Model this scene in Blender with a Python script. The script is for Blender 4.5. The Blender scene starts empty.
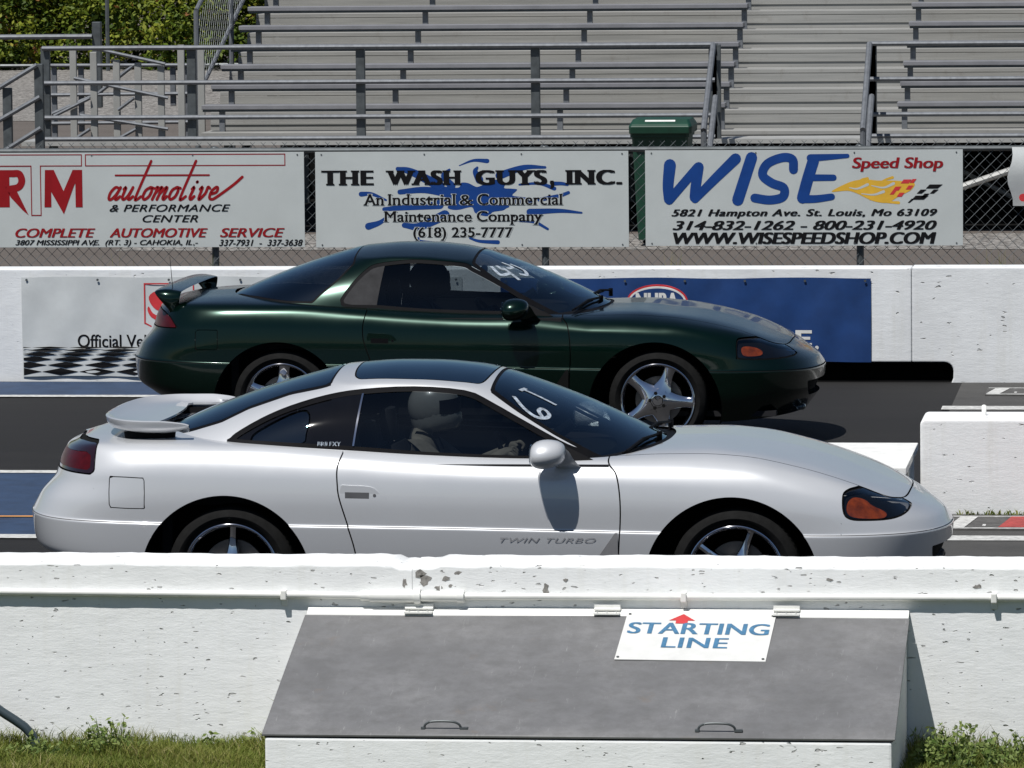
import bpy, bmesh, math, random
import numpy as np
from mathutils import Vector, Matrix
from mathutils.bvhtree import BVHTree
random.seed(7)
rng = np.random.default_rng(7)
S = bpy.context.scene
COL = S.collection

# ------------------------------------------------------------------ camera, sky, sun
YAW, PITCH, ROLL, FPX, CAM_H = 0.1186, 0.0904, -0.0096, 5812.0, 3.7735
def camera_axes():
    cy, sy = math.cos(YAW), math.sin(YAW)
    w = Vector((-sy*math.cos(PITCH), cy*math.cos(PITCH), -math.sin(PITCH)))
    r = Vector((cy, sy, 0)); u = r.cross(w)
    c, s = math.cos(ROLL), math.sin(ROLL)
    return c*r+s*u, -s*r+c*u, w
_r, _u, _w = camera_axes()
cam = bpy.data.cameras.new('camera'); cam_o = bpy.data.objects.new('camera', cam); COL.objects.link(cam_o)
M = Matrix((( _r.x, _u.x, -_w.x, 0), (_r.y, _u.y, -_w.y, 0), (_r.z, _u.z, -_w.z, CAM_H), (0, 0, 0, 1)))
cam_o.matrix_world = M
cam.sensor_width = 36; cam.lens = FPX/1024*36; cam.clip_start = 0.5; cam.clip_end = 2000
S.camera = cam_o
SUN_D = Vector((0.50, 1.0, -2.05)).normalized()
sun = bpy.data.lights.new('sun', 'SUN'); sun.energy = 5.0; sun.angle = math.radians(0.5); sun.color = (1, .975, .935)
sun_o = bpy.data.objects.new('sun', sun); COL.objects.link(sun_o)
sun_o.rotation_euler = SUN_D.to_track_quat('-Z', 'Y').to_euler(); sun_o.location = (0, 0, 30)
wd = bpy.data.worlds.new('World'); S.world = wd; wd.use_nodes = True
nt = wd.node_tree; bg = nt.nodes['Background']
sky = nt.nodes.new('ShaderNodeTexSky'); sky.sky_type = 'NISHITA'; sky.sun_disc = False
sky.sun_elevation = math.asin(-SUN_D.z); sky.sun_rotation = math.atan2(-SUN_D.x, -SUN_D.y)
sky.air_density = 1.0; sky.dust_density = 0.25; sky.ozone_density = 3.0
nt.links.new(sky.outputs[0], bg.inputs[0]); bg.inputs[1].default_value = 0.050
S.view_settings.view_transform = 'Standard'; S.view_settings.look = 'None'
S.view_settings.exposure = 0.08; S.view_settings.gamma = 1
S.render.engine = 'CYCLES'
S.cycles.max_bounces = 8; S.cycles.transparent_max_bounces = 16; S.cycles.caustics_reflective = False; S.cycles.caustics_refractive = False

# ------------------------------------------------------------------ materials
def new_mat(name):
    m = bpy.data.materials.new(name); m.use_nodes = True
    return m, m.node_tree, m.node_tree.nodes['Principled BSDF']
def pset(b, **k):
    for n, v in k.items():
        b.inputs[n.replace('_', ' ')].default_value = v
def rgba(c): return (c[0], c[1], c[2], 1)
def node(t, kind, **k):
    n = t.nodes.new(kind)
    for a, v in k.items(): setattr(n, a, v)
    return n
def ramp(t, src, stops):
    r = node(t, 'ShaderNodeValToRGB')
    els = r.color_ramp.elements
    while len(els) < len(stops): els.new(0.5)
    for e, (p, c) in zip(els, stops): e.position = p; e.color = c if len(c) == 4 else rgba(c)
    t.links.new(src, r.inputs[0]); return r
def coords(t, scale=(1, 1, 1), kind='Object'):
    tc = node(t, 'ShaderNodeTexCoord'); mp = node(t, 'ShaderNodeMapping'); mp.inputs['Scale'].default_value = scale
    t.links.new(tc.outputs[kind], mp.inputs[0]); return mp.outputs[0]
def noise(t, vec, scale, detail=5, rough=.6):
    n = node(t, 'ShaderNodeTexNoise'); n.inputs['Scale'].default_value = scale
    n.inputs['Detail'].default_value = detail; n.inputs['Roughness'].default_value = rough
    t.links.new(vec, n.inputs['Vector']); return n.outputs['Fac']
def mixc(t, fac, a, b, mode='MIX'):
    m = node(t, 'ShaderNodeMix', data_type='RGBA', blend_type=mode)
    if isinstance(fac, float): m.inputs[0].default_value = fac
    else: t.links.new(fac, m.inputs[0])
    for i, v in ((6, a), (7, b)):
        if isinstance(v, tuple): m.inputs[i].default_value = rgba(v)
        else: t.links.new(v, m.inputs[i])
    return m.outputs[2]
def bump(t, b, h, strength=.3, dist=.01, prev=None):
    n = node(t, 'ShaderNodeBump'); n.inputs['Strength'].default_value = strength; n.inputs['Distance'].default_value = dist
    t.links.new(h, n.inputs['Height'])
    if prev is not None: t.links.new(prev, n.inputs['Normal'])
    t.links.new(n.outputs[0], b.inputs['Normal']); return n.outputs[0]
def simple(name, c, rough=.5, metal=0., var=.12, vscale=8., bmp=0., bscale=60., spec=.5, coat=0.):
    m, t, b = new_mat(name); pset(b, Roughness=rough, Metallic=metal)
    b.inputs['Specular IOR Level'].default_value = spec; b.inputs['Coat Weight'].default_value = coat; b.inputs['Coat Roughness'].default_value = .04
    v = coords(t)
    n = noise(t, v, vscale)
    d = tuple(x*(1-var) for x in c); l = tuple(min(1, x*(1+var)) for x in c)
    t.links.new(ramp(t, n, [(.3, d), (.7, l)]).outputs[0], b.inputs['Base Color'])
    if bmp: bump(t, b, noise(t, v, bscale, 4), bmp, .005)
    return m
def concrete(name, base, pits=1.0, pscale=22., stain=.10):
    """white-painted concrete: brushy relief, air pits (bug holes), chips to grey and dirt"""
    m, t, b = new_mat(name); pset(b, Roughness=.72)
    b.inputs['Specular IOR Level'].default_value = .3
    v = coords(t); vs = coords(t, (.55, 1, 1.3))
    n1 = noise(t, v, 2.2, 6, .65); n2 = noise(t, vs, 11, 6, .7); n3 = noise(t, coords(t, (.35, 1, 1.6)), 60, 4, .7)
    c = ramp(t, n1, [(.3, tuple(x*(1-stain) for x in base)), (.65, base)]).outputs[0]
    st = noise(t, coords(t, (7, 1, .5)), 2.4, 5, .6); c = mixc(t, ramp(t, st, [(.52, (0, 0, 0)), (.75, (.55, .55, .55))]).outputs[0], c, tuple(x*.86 for x in (base[0], base[1]*.985, base[2]*.94)))
    sf = noise(t, coords(t, (.9, 1, 5)), 5, 7, .75); c = mixc(t, ramp(t, sf, [(.66, (0, 0, 0)), (.72, (.30, .30, .30))]).outputs[0], c, (.40, .39, .37))
    vo = node(t, 'ShaderNodeTexVoronoi', feature='F1'); vo.inputs['Scale'].default_value = pscale; vo.inputs['Randomness'].default_value = 1
    wv = node(t, 'ShaderNodeVectorMath', operation='ADD')
    nv = node(t, 'ShaderNodeTexNoise'); nv.inputs['Scale'].default_value = 30; t.links.new(vs, nv.inputs['Vector'])
    sc = node(t, 'ShaderNodeVectorMath', operation='SCALE'); sc.inputs['Scale'].default_value = .05
    t.links.new(nv.outputs['Color'], sc.inputs[0]); t.links.new(vs, wv.inputs[0]); t.links.new(sc.outputs[0], wv.inputs[1])
    t.links.new(wv.outputs[0], vo.inputs['Vector'])
    # only a patchy subset of cells holds a pit, of varying size
    sep = node(t, 'ShaderNodeSeparateColor'); t.links.new(vo.outputs['Color'], sep.inputs[0])
    patch = noise(t, v, 1.7, 3)
    a = node(t, 'ShaderNodeMath', operation='MULTIPLY'); t.links.new(sep.outputs[0], a.inputs[0]); t.links.new(patch, a.inputs[1])
    rad = node(t, 'ShaderNodeMapRange'); t.links.new(a.outputs[0], rad.inputs[0])
    rad.inputs[1].default_value = .13; rad.inputs[2].default_value = .55; rad.inputs[3].default_value = 0; rad.inputs[4].default_value = .26*pits
    dv = node(t, 'ShaderNodeMath', operation='SUBTRACT'); t.links.new(rad.outputs[0], dv.inputs[0]); t.links.new(vo.outputs['Distance'], dv.inputs[1])
    pit = node(t, 'ShaderNodeMapRange'); t.links.new(dv.outputs[0], pit.inputs[0])
    pit.inputs[1].default_value = -.02; pit.inputs[2].default_value = .07
    chip = ramp(t, noise(t, vs, 7, 7, .72), [(.70, (0, 0, 0)), (.735, (1, 1, 1))]).outputs[0]
    pk = node(t, 'ShaderNodeMath', operation='MULTIPLY'); pk.inputs[1].default_value = .55; t.links.new(pit.outputs[0], pk.inputs[0])
    c = mixc(t, pk.outputs[0], c, (.10, .095, .085))
    ck = node(t, 'ShaderNodeMath', operation='MULTIPLY'); ck.inputs[1].default_value = .45*pits; t.links.new(chip, ck.inputs[0])
    c = mixc(t, ck.outputs[0], c, (.33, .32, .30))
    t.links.new(c, b.inputs['Base Color'])
    iv = node(t, 'ShaderNodeMath', operation='SUBTRACT'); iv.inputs[0].default_value = 1; t.links.new(pit.outputs[0], iv.inputs[1])
    p = bump(t, b, n3, .22, .004)
    p = bump(t, b, n2, .30, .010, p)
    bump(t, b, iv.outputs[0], .9, .010, p)
    return m
def car_paint(name, base, flake, metal, rough, coat=1., crough=.04):
    m, t, b = new_mat(name); pset(b, Roughness=rough, Metallic=metal)
    b.inputs['Coat Weight'].default_value = coat; b.inputs['Coat Roughness'].default_value = crough; b.inputs['Coat IOR'].default_value = 1.5
    v = coords(t); n = noise(t, v, 900, 2)
    lw = node(t, 'ShaderNodeLayerWeight'); lw.inputs[0].default_value = .35
    c = mixc(t, lw.outputs['Facing'], flake, base)
    c2 = mixc(t, n, c, tuple(min(1, x*1.12) for x in base))
    t.links.new(c2, b.inputs['Base Color'])
    dn = noise(t, v, 3, 3)
    t.links.new(ramp(t, dn, [(.3, (rough*.9,)*3), (.7, (rough*1.15,)*3)]).outputs[0], b.inputs['Roughness'])
    return m
def glass(name, tint, refl=1.0, rough=.0):
    m = bpy.data.materials.new(name); m.use_nodes = True; t = m.node_tree; t.nodes.clear()
    out = node(t, 'ShaderNodeOutputMaterial'); mx = node(t, 'ShaderNodeMixShader')
    tr = node(t, 'ShaderNodeBsdfTransparent'); gl = node(t, 'ShaderNodeBsdfGlossy')
    gl.inputs['Roughness'].default_value = rough; gl.inputs['Color'].default_value = (.72, .88, 1, 1)
    v = coords(t); n = noise(t, v, 3, 4)
    t.links.new(ramp(t, n, [(.25, tuple(x*.92 for x in tint)), (.75, tint)]).outputs[0], tr.inputs['Color'])
    lw = node(t, 'ShaderNodeLayerWeight'); lw.inputs[0].default_value = .5
    p = node(t, 'ShaderNodeMath', operation='POWER'); p.inputs[1].default_value = 4.2; t.links.new(lw.outputs['Facing'], p.inputs[0])
    q = node(t, 'ShaderNodeMapRange'); q.inputs[3].default_value = .055*refl; q.inputs[4].default_value = .95; t.links.new(p.outputs[0], q.inputs[0])
    t.links.new(q.outputs[0], mx.inputs[0]); t.links.new(tr.outputs[0], mx.inputs[1]); t.links.new(gl.outputs[0], mx.inputs[2])
    t.links.new(mx.outputs[0], out.inputs[0]); return m

MT = {}
def build_materials():
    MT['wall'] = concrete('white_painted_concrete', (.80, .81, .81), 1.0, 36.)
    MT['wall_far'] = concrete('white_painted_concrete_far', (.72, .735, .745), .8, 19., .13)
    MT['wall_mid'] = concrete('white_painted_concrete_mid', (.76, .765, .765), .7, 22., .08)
    MT['white_wood'] = simple('white_painted_wood', (.70, .70, .68), .65, var=.10, vscale=14, bmp=.3, bscale=40)
    MT['white_paint'] = simple('white_gloss_paint', (.74, .74, .71), .45, var=.06, vscale=9, bmp=.1)
    MT['line'] = simple('white_road_paint', (.46, .46, .445), .75, var=.35, vscale=24, bmp=.3, bscale=120)
    MT['blue_asphalt'] = simple('blue_painted_asphalt', (.020, .042, .090), .75, var=.25, vscale=5, bmp=.4, bscale=150)
    MT['black'] = simple('black_plastic', (.006, .006, .007), .55, var=.2, spec=.04)
    MT['matt_black'] = simple('matt_black', (.006, .006, .006), .9, var=.2, spec=.1)
    MT['gloss_black'] = simple('black_pillar_glass', (.004, .004, .005), .03, var=.2, spec=.5)
    MT['trim'] = simple('interior_trim', (.014, .014, .016), .8, var=.2, spec=.2)
    MT['rubber'] = simple('tyre_rubber', (.010, .010, .010), .8, var=.25, vscale=25, bmp=.2, bscale=120, spec=.06)
    MT['chrome'] = simple('chrome', (.72, .72, .75), .06, 1., var=.06)
    MT['disc'] = simple('brake_steel', (.16, .15, .14), .4, 1., var=.2)
    MT['galv'] = simple('galvanised_steel', (.15, .16, .175), .55, .35, var=.2, vscale=20)
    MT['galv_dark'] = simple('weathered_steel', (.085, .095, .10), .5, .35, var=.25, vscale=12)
    MT['alu'] = simple('mill_aluminium', (.37, .37, .355), .5, .25, var=.12, vscale=4)
    MT['bench'] = simple('bench_aluminium', (.235, .235, .25), .45, .3, var=.12, vscale=4)
    MT['alu_dull'] = simple('dull_aluminium', (.30, .30, .285), .6, .15, var=.12, vscale=3)
    MT['sign'] = simple('white_sign_board', (.44, .47, .468), .5, var=.05, vscale=2.5)
    MT['sign2'] = simple('white_sign_sheet', (.62, .62, .60), .45, var=.07, vscale=9)
    MT['red'] = simple('dark_red_lettering', (.24, .008, .012), .6, var=.1, spec=.15)
    MT['bright_red'] = simple('red_lettering', (.50, .03, .035), .5, var=.1)
    MT['ink'] = simple('black_lettering', (.007, .007, .008), .6, var=.1, spec=.1)
    MT['blue'] = simple('blue_lettering', (.008, .045, .20), .6, var=.1, spec=.15)
    MT['teal_blue'] = simple('faded_blue_lettering', (.045, .15, .27), .55, var=.25, vscale=30)
    MT['yellow'] = simple('yellow_graphic', (.62, .36, .03), .5, var=.1)
    MT['banner_blue'] = simple('blue_vinyl', (.010, .040, .145), .45, var=.2, vscale=4, bmp=.25, bscale=6)
    MT['banner_white'] = simple('white_vinyl', (.52, .54, .54), .45, var=.08, vscale=4, bmp=.3, bscale=7)
    MT['bin'] = simple('green_bin_plastic', (.004, .040, .022), .5, var=.2)
    MT['mat_red'] = simple('faded_red_mat', (.30, .035, .03), .7, var=.35, vscale=18)
    MT['mat_grey'] = simple('worn_grey_mat', (.07, .068, .065), .8, var=.4, vscale=14)
    MT['lens_red'] = simple('red_lamp_lens', (.048, .0012, .0025), .3, var=.3, vscale=30, spec=.3)
    MT['lens_dark'] = simple('smoked_lamp_lens', (.014, .004, .006), .10, var=.2, coat=.8)
    MT['amber'] = simple('amber_reflector', (.30, .050, .006), .25, var=.5, vscale=22)
    MT['suit'] = simple('pale_cloth', (.31, .275, .225), .85, var=.25, vscale=14, bmp=1., bscale=24)
    MT['dark_suit'] = simple('dark_cloth', (.035, .04, .05), .9, var=.2, vscale=20)
    MT['helmet'] = simple('white_helmet', (.33, .33, .315), .3, var=.05, coat=.5)
    MT['chalk'] = simple('white_shoe_polish', (.27, .31, .36), .8, var=.5, vscale=45, spec=.1)
    MT['seat'] = simple('dark_seat_cloth', (.020, .021, .024), .85, var=.2)
    MT['grass_blade'] = None
    # asphalt with rubbered-in darker lanes running down the track
    m, t, b = new_mat('track_asphalt'); pset(b, Roughness=.82); b.inputs['Specular IOR Level'].default_value = .22
    v = coords(t, (.25, 2.2, 1)); n = noise(t, v, 1.2, 5); n2 = noise(t, coords(t), 160, 3)
    c = ramp(t, n, [(.3, (.011, .011, .0115)), (.7, (.021, .020, .020))]).outputs[0]
    st = noise(t, coords(t, (.05, 5, 1)), 3.0, 6, .7); c = mixc(t, ramp(t, st, [(.45, (0, 0, 0)), (.7, (.8, .8, .8))]).outputs[0], c, (.007, .007, .0075))
    gr = noise(t, coords(t), 420, 2); c = mixc(t, ramp(t, gr, [(.6, (0, 0, 0)), (.72, (.5, .5, .5))]).outputs[0], c, (.05, .05, .048))
    c = mixc(t, n2, c, (.020, .020, .020), 'MIX'); t.links.new(c, b.inputs['Base Color']); bump(t, b, n2, .5, .004)
    MT['asphalt'] = m
    m, t, b = new_mat('pale_asphalt'); pset(b, Roughness=.85)
    n = noise(t, coords(t), 3, 6); n2 = noise(t, coords(t), 140, 3)
    c = ramp(t, n, [(.3, (.040, .039, .037)), (.7, (.062, .060, .057))]).outputs[0]; t.links.new(c, b.inputs['Base Color']); bump(t, b, n2, .5, .004)
    MT['pale_asphalt'] = m
    m, t, b = new_mat('weathered_bleacher_boards'); pset(b, Roughness=.6, Metallic=.2)
    n = noise(t, coords(t, (.35, 3, 9)), 2.2, 6, .7); n2 = noise(t, coords(t, (1.5, 1, 1)), 5, 6, .7)
    c = ramp(t, n, [(.3, (.235, .235, .225)), (.7, (.345, .342, .325))]).outputs[0]
    c = mixc(t, ramp(t, n2, [(.58, (0, 0, 0)), (.75, (.5, .5, .5))]).outputs[0], c, (.19, .175, .155)); t.links.new(c, b.inputs['Base Color'])
    MT['boards'] = m
    m, t, b = new_mat('dirt_and_gravel'); pset(b, Roughness=.95)
    n = noise(t, coords(t), .9, 6); n2 = noise(t, coords(t), 26, 5, .75)
    c = ramp(t, n, [(.3, (.11, .094, .080)), (.7, (.155, .135, .118))]).outputs[0]
    c = mixc(t, n2, c, (.085, .070, .062)); t.links.new(c, b.inputs['Base Color']); bump(t, b, n2, .8, .03)
    MT['dirt'] = m
    m, t, b = new_mat('pale_gravel'); pset(b, Roughness=.95)
    vo = node(t, 'ShaderNodeTexVoronoi'); vo.inputs['Scale'].default_value = 22; t.links.new(coords(t), vo.inputs['Vector'])
    c = ramp(t, vo.outputs['Color'], [(.2, (.09, .082, .075)), (.8, (.30, .285, .265))]).outputs[0]; t.links.new(c, b.inputs['Base Color'])
    bump(t, b, vo.outputs['Distance'], 1., .03); MT['gravel'] = m
    m, t, b = new_mat('lawn_soil'); pset(b, Roughness=.95)
    n = noise(t, coords(t), 9, 6); c = ramp(t, n, [(.3, (.03, .045, .012)), (.7, (.075, .085, .03))]).outputs[0]
    t.links.new(c, b.inputs['Base Color']); MT['soil'] = m
    # leaves / blades: colour varies per blade through its own attribute
    for nm, stops in (('grass', [(0, (.06, .115, .016)), (.4, (.155, .190, .032)), (.75, (.265, .25, .068)), (1, (.44, .38, .19))]),
                      ('weed', [(0, (.04, .085, .018)), (.5, (.105, .165, .033)), (1, (.24, .29, .09))]),
                      ('bush', [(0, (.016, .040, .004)), (.4, (.085, .13, .012)), (.8, (.22, .25, .026)), (.97, (.26, .25, .035)), (1, (.26, .12, .04))])):
        m, t, b = new_mat(nm + '_leaves'); pset(b, Roughness=.6)
        b.inputs['Specular IOR Level'].default_value = .25
        at = node(t, 'ShaderNodeAttribute'); at.attribute_name = 'tone'
        r = ramp(t, at.outputs['Fac'], stops); t.links.new(r.outputs[0], b.inputs['Base Color'])
        tl = node(t, 'ShaderNodeBsdfTranslucent'); t.links.new(r.outputs[0], tl.inputs[0])
        mx = node(t, 'ShaderNodeMixShader'); mx.inputs[0].default_value = .3
        t.links.new(b.outputs[0], mx.inputs[1]); t.links.new(tl.outputs[0], mx.inputs[2])
        t.links.new(mx.outputs[0], t.nodes['Material Output'].inputs[0]); MT[nm] = m
    MT['bark'] = simple('bark', (.07, .055, .04), .9, var=.3)
    # lid: galvanised / grey painted sheet, scuffed along its lower edge
    m, t, b = new_mat('grey_lid_paint'); pset(b, Roughness=.6)
    n = noise(t, coords(t), 2.6, 7, .62); n2 = noise(t, coords(t, (1, 1, .25)), 90, 4); n3 = noise(t, coords(t), 260, 2)
    c = ramp(t, n, [(.28, (.115, .115, .117)), (.5, (.155, .155, .158)), (.74, (.205, .204, .206))]).outputs[0]
    c = mixc(t, ramp(t, n2, [(.70, (0, 0, 0)), (.80, (.35, .35, .35))]).outputs[0], c, (.20, .20, .205))
    c = mixc(t, ramp(t, n3, [(.3, (0, 0, 0)), (.7, (.4, .4, .4))]).outputs[0], c, (.12, .12, .124))
    n4 = noise(t, coords(t), 13, 6, .75); n5 = noise(t, coords(t, (1, .12, .12)), 38, 5, .8)
    c = mixc(t, ramp(t, n4, [(.36, (.5, .5, .5)), (.60, (0, 0, 0))]).outputs[0], c, (.095, .094, .092))
    c = mixc(t, ramp(t, n5, [(.62, (0, 0, 0)), (.72, (.6, .6, .6))]).outputs[0], c, (.30, .30, .295))
    rs = noise(t, coords(t), 3.3, 8, .8); c = mixc(t, ramp(t, rs, [(.60, (0, 0, 0)), (.72, (.5, .5, .5))]).outputs[0], c, (.17, .135, .105))
    t.links.new(c, b.inputs['Base Color']); bump(t, b, n4, .12, .006); MT['lid'] = m
    MT['paint_white'] = car_paint('pearl_white_paint', (.45, .46, .475), (.54, .55, .57), .20, .38, 1., .03)
    MT['paint_green'] = car_paint('dark_green_metallic_paint', (.0001, .0010, .0007), (.0002, .026, .0145), .65, .22, .50, .05)
    MT['glass_screen'] = glass('windscreen_glass', (.40, .46, .48), 2.6)
    MT['glass_side'] = glass('side_glass', (.37, .40, .405), .9)
    MT['glass_dark'] = glass('smoked_glass', (.12, .13, .14), 2.4)
    MT['glass_tint'] = glass('tinted_glass', (.42, .46, .48), .7)
    MT['glass_clear'] = glass('clear_lens', (.75, .75, .75), 1.2)
    MT['hose'] = simple('blue_grey_hose', (.028, .045, .055), .5, var=.15)
    MT['conduit'] = simple('white_painted_conduit', (.72, .72, .69), .4, var=.08, vscale=12)
build_materials()

# ------------------------------------------------------------------ object helpers
def tag(o, label=None, cat=None, group=None, kind=None):
    if label: o['label'] = label
    if cat: o['category'] = cat
    if group: o['group'] = group
    if kind: o['kind'] = kind
    return o
def empty(name, loc, label, cat, group=None):
    o = bpy.data.objects.new(name, None); COL.objects.link(o); o.location = loc; o.empty_display_size = .2
    return tag(o, label, cat, group)
def link_mesh(name, me, mats, parent=None):
    for m in mats: me.materials.append(m)
    o = bpy.data.objects.new(name, me); COL.objects.link(o)
    if parent: o.parent = parent
    return o
class MB:
    """collects primitives into one mesh"""
    def __init__(s): s.V = []; s.F = []; s.T = []
    def poly(s, pts, tone=None):
        i = len(s.V); s.V += [tuple(p) for p in pts]; s.F.append(tuple(range(i, i+len(pts))))
    def grid(s, P, closed=False):
        n, m = len(P), len(P[0]); i = len(s.V)
        for r in P: s.V += [tuple(p) for p in r]
        for a in range(n-1):
            for b in range(m if closed else m-1):
                c = (b+1) % m
                s.F.append((i+a*m+b, i+a*m+c, i+(a+1)*m+c, i+(a+1)*m+b))
    def box(s, x0, x1, y0, y1, z0, z1):
        i = len(s.V)
        s.V += [(x, y, z) for z in (z0, z1) for y in (y0, y1) for x in (x0, x1)]
        s.F += [(i, i+2, i+3, i+1), (i+4, i+5, i+7, i+6), (i, i+1, i+5, i+4), (i+2, i+6, i+7, i+3), (i, i+4, i+6, i+2), (i+1, i+3, i+7, i+5)]
    def prism(s, pts, vec):
        """closed prism from a planar polygon swept by vec"""
        n = len(pts); i = len(s.V); v = Vector(vec)
        s.V += [tuple(p) for p in pts] + [tuple(Vector(p)+v) for p in pts]
        s.F.append(tuple(range(i, i+n))); s.F.append(tuple(range(i+2*n-1, i+n-1, -1)))
        for k in range(n): s.F.append((i+k, i+n+k, i+n+(k+1) % n, i+(k+1) % n))
    def tube(s, path, r, n=8, cap=True):
        P = [Vector(p) for p in path]; rings = []
        ref = None
        for k, p in enumerate(P):
            d = (P[min(k+1, len(P)-1)] - P[max(k-1, 0)]).normalized()
            if ref is None or abs(ref.dot(d)) > .95: ref = Vector((0, 0, 1)) if abs(d.z) < .9 else Vector((1, 0, 0))
            a = d.cross(ref).normalized(); b = d.cross(a); ref = ref if abs(ref.dot(d)) < .9 else a
            rr = r[k] if isinstance(r, (list, tuple)) else r
            rings.append([p + rr*(math.cos(2*math.pi*j/n)*a + math.sin(2*math.pi*j/n)*b) for j in range(n)])
        i = len(s.V); s.grid(rings, True)
        if cap:
            s.F.append(tuple(i+j for j in range(n))); e = i+(len(P)-1)*n; s.F.append(tuple(e+n-1-j for j in range(n)))
    def build(s, name, mat, parent=None, smooth=False, bevel=0., mats=None, seg=2):
        me = bpy.data.meshes.new(name); me.from_pydata(s.V, [], s.F); me.validate()
        bm = bmesh.new(); bm.from_mesh(me)
        bmesh.ops.remove_doubles(bm, verts=bm.verts, dist=1e-5)
        bmesh.ops.recalc_face_normals(bm, faces=bm.faces)
        if bevel:
            es = [e for e in bm.edges if len(e.link_faces) == 2 and e.calc_face_angle(0) > .5]
            bmesh.ops.bevel(bm, geom=es, offset=bevel, segments=seg, affect='EDGES', profile=.6)
        for f in bm.faces: f.smooth = smooth
        if smooth:
            for e in bm.edges:
                if len(e.link_faces) == 2 and e.calc_face_angle(0) > .7: e.smooth = False
        bm.to_mesh(me); bm.free()
        return link_mesh(name, me, [mat], parent)
def pchip(xs, ys, x):
    xs = np.asarray(xs, float); ys = np.asarray(ys, float); x = np.clip(np.asarray(x, float), xs[0], xs[-1])
    h = np.diff(xs); d = np.diff(ys)/h; m = np.zeros_like(ys)
    for k in range(1, len(xs)-1):
        if d[k-1]*d[k] > 0:
            w1 = 2*h[k]+h[k-1]; w2 = h[k]+2*h[k-1]; m[k] = (w1+w2)/(w1/d[k-1]+w2/d[k])
    m[0] = d[0]; m[-1] = d[-1]
    i = np.clip(np.searchsorted(xs, x)-1, 0, len(xs)-2); t = (x-xs[i])/h[i]
    return (ys[i]*(2*t**3-3*t**2+1)+h[i]*m[i]*(t**3-2*t**2+t)+ys[i+1]*(-2*t**3+3*t**2)+h[i]*m[i+1]*(t**3-t**2))
def spline(pts, n=6, closed=False):
    """Catmull-Rom through 2-D or 3-D points"""
    P = [np.array(p, float) for p in pts]; out = []; N = len(P)
    for k in range(N if closed else N-1):
        p0 = P[(k-1) % N] if closed or k > 0 else 2*P[0]-P[1]
        p1, p2 = P[k], P[(k+1) % N]
        p3 = P[(k+2) % N] if closed or k < N-2 else 2*P[-1]-P[-2]
        for j in range(n):
            t = j/n
            out.append(.5*((2*p1)+(-p0+p2)*t+(2*p0-5*p1+4*p2-p3)*t*t+(-p0+3*p1-3*p2+p3)*t**3))
    if not closed: out.append(P[-1])
    return [tuple(p) for p in out]

# ------------------------------------------------------------------ surface cutter (panels cut out of one smooth skin)
class Skin:
    def __init__(s, V, N, F): s.V = [np.array(v) for v in V]; s.N = [np.array(n) for n in N]; s.F = F
    def clip(s, faces, func):
        f = func(np.array(s.V)); f = np.where(np.abs(f) < 1e-7, 1e-7, f); f = list(f)
        cache = {}; ins = []; outs = []
        def cut(a, b):
            k = (a, b) if a < b else (b, a)
            if k not in cache:
                t = f[a]/(f[a]-f[b]); v = s.V[a]+(s.V[b]-s.V[a])*t; n = s.N[a]+(s.N[b]-s.N[a])*t
                n = n/max(1e-9, np.linalg.norm(n)); s.V.append(v); s.N.append(n); cache[k] = len(s.V)-1
            return cache[k]
        for fc in faces:
            sg = [f[i] < 0 for i in fc]
            if all(sg): ins.append(fc); continue
            if not any(sg): outs.append(fc); continue
            A = []; B = []
            for k, a in enumerate(fc):
                b = fc[(k+1) % len(fc)]
                (A if sg[k] else B).append(a)
                if sg[k] != (f[b] < 0):
                    c = cut(a, b); A.append(c); B.append(c)
            if len(A) > 2: ins.append(tuple(A))
            if len(B) > 2: outs.append(tuple(B))
        return ins, outs
    def panel(s, faces, func, gap=.006):
        """split off func<0; returns panel, seam strip, rest"""
        a, r = s.clip(faces, lambda V: func(V)+gap/2)
        g, r = s.clip(r, lambda V: func(V)-gap/2)
        return a, g, r
    def obj(s, name, layers, parent, sides=(1,), tint=None):
        """layers: (faces, material, offset along normal). sides: 1 near (-y), -1 mirrored to the far side"""
        VV = []; NN = []; FF = []; MI = []; mats = []
        for faces, mat, off in layers:
            if mat not in mats: mats.append(mat)
            mi = mats.index(mat)
            for sd in sides:
                ids = {} if sd == sides[0] or name not in ('body', 'hood', 'roof_frame', 'windshield', 'rear_window', 'roof_panel', 'taillight') else {i: c for i, c in first.items() if abs(s.V[i][1]) < 1e-6}
                if sd == sides[0]: first = ids
                for fc in faces:
                    nf = []
                    for i in fc:
                        if i not in ids:
                            v = s.V[i]+s.N[i]*off; n = s.N[i]
                            ids[i] = len(VV); VV.append((v[0], v[1]*sd, v[2])); NN.append((n[0], n[1]*sd, n[2]))
                        nf.append(ids[i])
                    if sd < 0: nf.reverse()
                    FF.append(tuple(nf)); MI.append(mi)
        if not FF: return None
        me = bpy.data.meshes.new(name); me.from_pydata(VV, [], FF)
        me.polygons.foreach_set('material_index', MI); me.polygons.foreach_set('use_smooth', [True]*len(FF))
        me.update()
        me.normals_split_custom_set_from_vertices(NN)
        return link_mesh(name, me, mats, parent)
def poly_sdf(poly, ax=(0, 2)):
    P = np.array(poly, float); A = P; B = np.roll(P, -1, 0)
    def f(V):
        p = V[:, ax]; d = np.full(len(p), 1e9); ins = np.zeros(len(p), bool)
        for a, b in zip(A, B):
            e = b-a; w = p-a; t = np.clip((w@e)/max(1e-12, e@e), 0, 1)
            d = np.minimum(d, np.hypot(*(w-t[:, None]*e).T))
            c = ((a[1] > p[:, 1]) != (b[1] > p[:, 1])) & (p[:, 0] < (b[0]-a[0])*(p[:, 1]-a[1])/(b[1]-a[1]+1e-15)+a[0])
            ins ^= c
        return np.where(ins, -d, d)
    return f
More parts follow.
